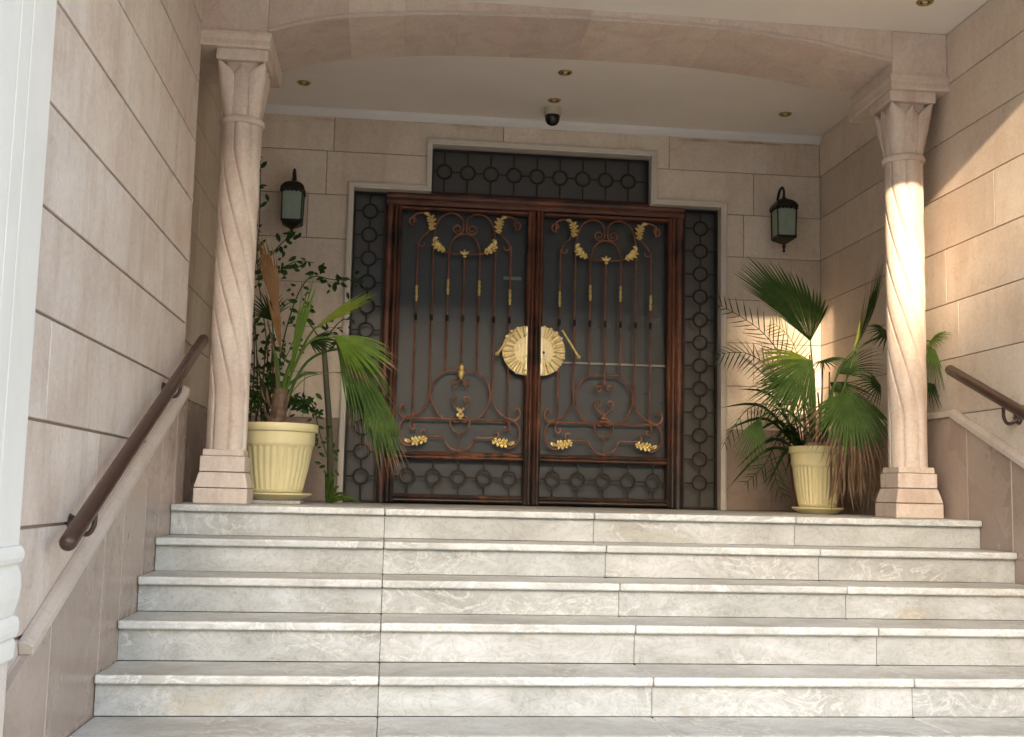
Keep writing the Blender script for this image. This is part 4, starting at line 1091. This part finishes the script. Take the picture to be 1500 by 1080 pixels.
# A: big raised fan, upper left
rs([(1190, 640), (1192, 570), (1187, 500)], [1.45, 1.42, 1.35])
fan(rp, A(1187, 500, 1.35), dirpx((1187, 500), (1066, 398), 1.35, 1.30), NC, .84, rad(-8), rad(70), 28, .70, M['palm'], droop=.02, fold=.35, seed=60, bdir=(-.30, -.84, .34))
fan(rp, A(1187, 500, 1.37), dirpx((1187, 500), (1095, 440), 1.37, 1.6), (.3, -1, .3), .50, rad(-24), rad(-3), 7, .50, M['palm_dark'], droop=.05, fold=.35, seed=61)
# B: left drooping fan
rs([(1190, 640), (1188, 580), (1190, 530)], [1.45, 1.3, 1.2])
fan(rp, A(1190, 528, 1.2), dirpx((1190, 528), (1122, 604), 1.2, 1.05), (.1, -1, .30), .50, rad(-44), rad(40), 22, .66, M['palm'], droop=.22, fold=.3, seed=62)
fan(rp, A(1192, 530, 1.25), dirpx((1192, 530), (1120, 520), 1.25, 1.2), (.2, -.6, .8), .46, rad(-30), rad(25), 14, .6, M['palm_yellow'], droop=.30, fold=.3, dry=.1, tipm=M['dry'], seed=63)
# C: front right drooping fan with dry tips
rs([(1205, 640), (1225, 590), (1246, 574)], [1.45, 1.2, 1.0])
fan(rp, A(1246, 574, 1.0), dirpx((1246, 574), (1254, 680), 1.0, .84), (.05, -1, .30), .54, rad(-66), rad(60), 30, .52, M['palm'], droop=.30, fold=.3, dry=.26, tipm=M['dry'], seed=64)
fan(rp, A(1240, 590, 1.05), dirpx((1240, 590), (1250, 700), 1.05, 1.0), (.0, -1, .1), .60, rad(-20), rad(32), 24, .40, M['dry'], droop=.25, fold=.3, seed=65, wf=.7)
# hanging dead skirt
for i in range(30):
    x0 = rnd.uniform(1215, 1292); x1 = x0 + rnd.uniform(-14, 10); yy = rnd.uniform(.95, 1.25); y1_ = rnd.uniform(722, 752)
    e = A(x1, y1_, yy); e.z = max(e.z, .004)
    blade(rp, [A(x0, rnd.uniform(640, 680), yy), A((x0 + x1) / 2 + rnd.uniform(-5, 5), 710, yy), e], rnd.uniform(.008, .018), M['dry'], 'dead_leaf')
fan(rp, A(1168, 560, 1.4), dirpx((1168, 560), (1092, 590), 1.4, 1.3), (.1, -.9, .45), .42, rad(-36), rad(36), 18, .50, M['palm'], droop=.32, fold=.3, seed=91)
rs([(1192, 640), (1182, 590), (1168, 560)], [1.45, 1.43, 1.4])
fan(rp, A(1228, 548, 1.35), dirpx((1228, 548), (1290, 520), 1.35, 1.2), (.0, -.8, .6), .36, rad(-40), rad(44), 15, .35, M['palm_dark'], droop=.25, fold=.3, seed=92)
fan(rp, A(1215, 560, 1.5), dirpx((1215, 560), (1280, 600), 1.5, 1.3), (.0, -.8, .6), .40, rad(-40), rad(44), 15, .35, M['palm_dark'], droop=.25, fold=.3, seed=93)
rs([(1205, 640), (1212, 590), (1228, 548)], [1.45, 1.4, 1.35])
# D: narrow upright leaf by the column
rs([(1205, 640), (1235, 570), (1256, 505)], [1.45, 1.35, 1.25])
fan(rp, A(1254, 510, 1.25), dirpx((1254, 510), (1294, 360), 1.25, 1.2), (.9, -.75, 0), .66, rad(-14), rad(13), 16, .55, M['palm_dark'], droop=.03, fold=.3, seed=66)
fan(rp, A(1250, 512, 1.28), dirpx((1250, 512), (1272, 420), 1.28, 1.3), (.5, -.9, 0), .46, rad(-10), rad(8), 8, .4, M['palm_yellow'], droop=.05, fold=.3, seed=67)
# E: small dark fan pointing right
fan(rp, A(1204, 528, 1.3), dirpx((1204, 528), (1250, 540), 1.3, 1.0), (.0, -.8, .5), .22, rad(-75), rad(70), 15, .4, M['palm_dark'], droop=.15, fold=.3, seed=68)
# F: leaves reaching past the right column
rs([(1208, 640), (1230, 540), (1285, 495), (1340, 498), (1362, 500)], [1.45, 1.3, 1.1, .80, .62])
fan(rp, A(1362, 500, .60), dirpx((1362, 500), (1402, 476), .60, .36), (-.1, -.8, .5), .26, rad(-55), rad(50), 20, .42, M['palm_light'], droop=.25, fold=.3, seed=69)
fan(rp, A(1362, 508, .60), dirpx((1362, 508), (1382, 560), .60, .46), (-.1, -1, .3), .30, rad(-35), rad(35), 16, .40, M['palm'], droop=.25, fold=.3, seed=70)
fan(rp, A(1358, 560, .62), dirpx((1358, 560), (1378, 590), .62, .52), (-.1, -1, .3), .20, rad(-45), rad(45), 13, .40, M['palm_dark'], droop=.3, fold=.3, seed=71)
fan(rp, A(1300, 486, 1.0), dirpx((1300, 486), (1275, 500), 1.0, .9), (-.1, -1, .3), .20, rad(-70), rad(70), 14, .45, M['palm_dark'], droop=.3, fold=.3, seed=72)
fan(rp, A(1290, 565, 1.0), dirpx((1290, 565), (1255, 560), 1.0, .9), (-.1, -.9, .4), .28, rad(-60), rad(60), 16, .35, M['palm_dark'], droop=.35, fold=.3, seed=73)
fan(rp, A(1358, 640, .64), dirpx((1358, 640), (1368, 690), .64, .6), (-.1, -1, .3), .20, rad(-25), rad(20), 7, .25, M['dry'], droop=.25, fold=.3, seed=74)
# I: lower left drooping
rs([(1188, 640), (1150, 600), (1112, 612)], [1.45, 1.4, 1.35])
fan(rp, A(1114, 612, 1.35), dirpx((1114, 612), (1086, 680), 1.35, 1.3), (.2, -1, .3), .36, rad(-32), rad(34), 14, .42, M['palm'], droop=.30, fold=.3, seed=75)
# ---- feather palm in the terracotta pot
fp = root_at('feather_palm', 'thin feathery palm in the terracotta pot spreading toward the gate', 'palm', 0, 0)
rb_ = A(1178, 660, 1.9); rb_.z = .40
pinnate(fp, [rb_, A(1160, 560, 1.9), A(1120, 490, 1.85), A(1052, 445, 1.8)], .20, M['palm_dark'], 24, hang=-.15, seed=1)
pinnate(fp, [rb_, A(1150, 570, 1.9), A(1100, 520, 1.8), A(1045, 520, 1.8)], .17, M['palm_dark'], 22, hang=.3, seed=2, w=.010)
pinnate(fp, [rb_, A(1175, 560, 1.95), A(1160, 500, 2.0), A(1128, 470, 2.0)], .18, M['palm_yellow'], 18, hang=.1, seed=3, w=.010)
pinnate(fp, [rb_, A(1140, 600, 1.85), A(1095, 600, 1.75), A(1055, 660, 1.7)], .15, M['palm_dark'], 18, hang=.5, seed=4, w=.010)
pinnate(fp, [rb_, A(1150, 630, 1.8), A(1120, 680, 1.7), A(1090, 710, 1.65)], .16, M['palm_dark'], 14, hang=.2, seed=5, w=.010)
pinnate(fp, [rb_, A(1165, 640, 1.7), A(1135, 690, 1.6), A(1150, 730, 1.6)], .15, M['palm_dark'], 12, hang=.2, seed=6, w=.010)
for i, (x, y) in enumerate(((1052, 598), (1060, 632), (1080, 570), (1100, 640), (1075, 690), (1120, 720), (1062, 720), (1148, 700), (1130, 650))):
    blade(fp, [rb_, A((1178 + x) / 2 + 5, (640 + y) / 2 - 22, 1.75), A(x, y, 1.65)], .022, M['palm_dark'])
# dark red shrub canes behind the pot
pl = root_at('dark_shrub', 'dark leafed shrub in the black pot behind the yellow pot', 'shrub', 0, 0)
k0 = A(385, 640, 1.8); k0.z = .32
leafcloud(pl, [[k0, A(372, 590, 1.75), A(364, 560, 1.7)], [k0, A(390, 580, 1.75), A(398, 540, 1.7)], [k0, A(410, 600, 1.7), A(440, 575, 1.65)]], 30, M['ficus'], size=.065, spread=.035, seed=80)
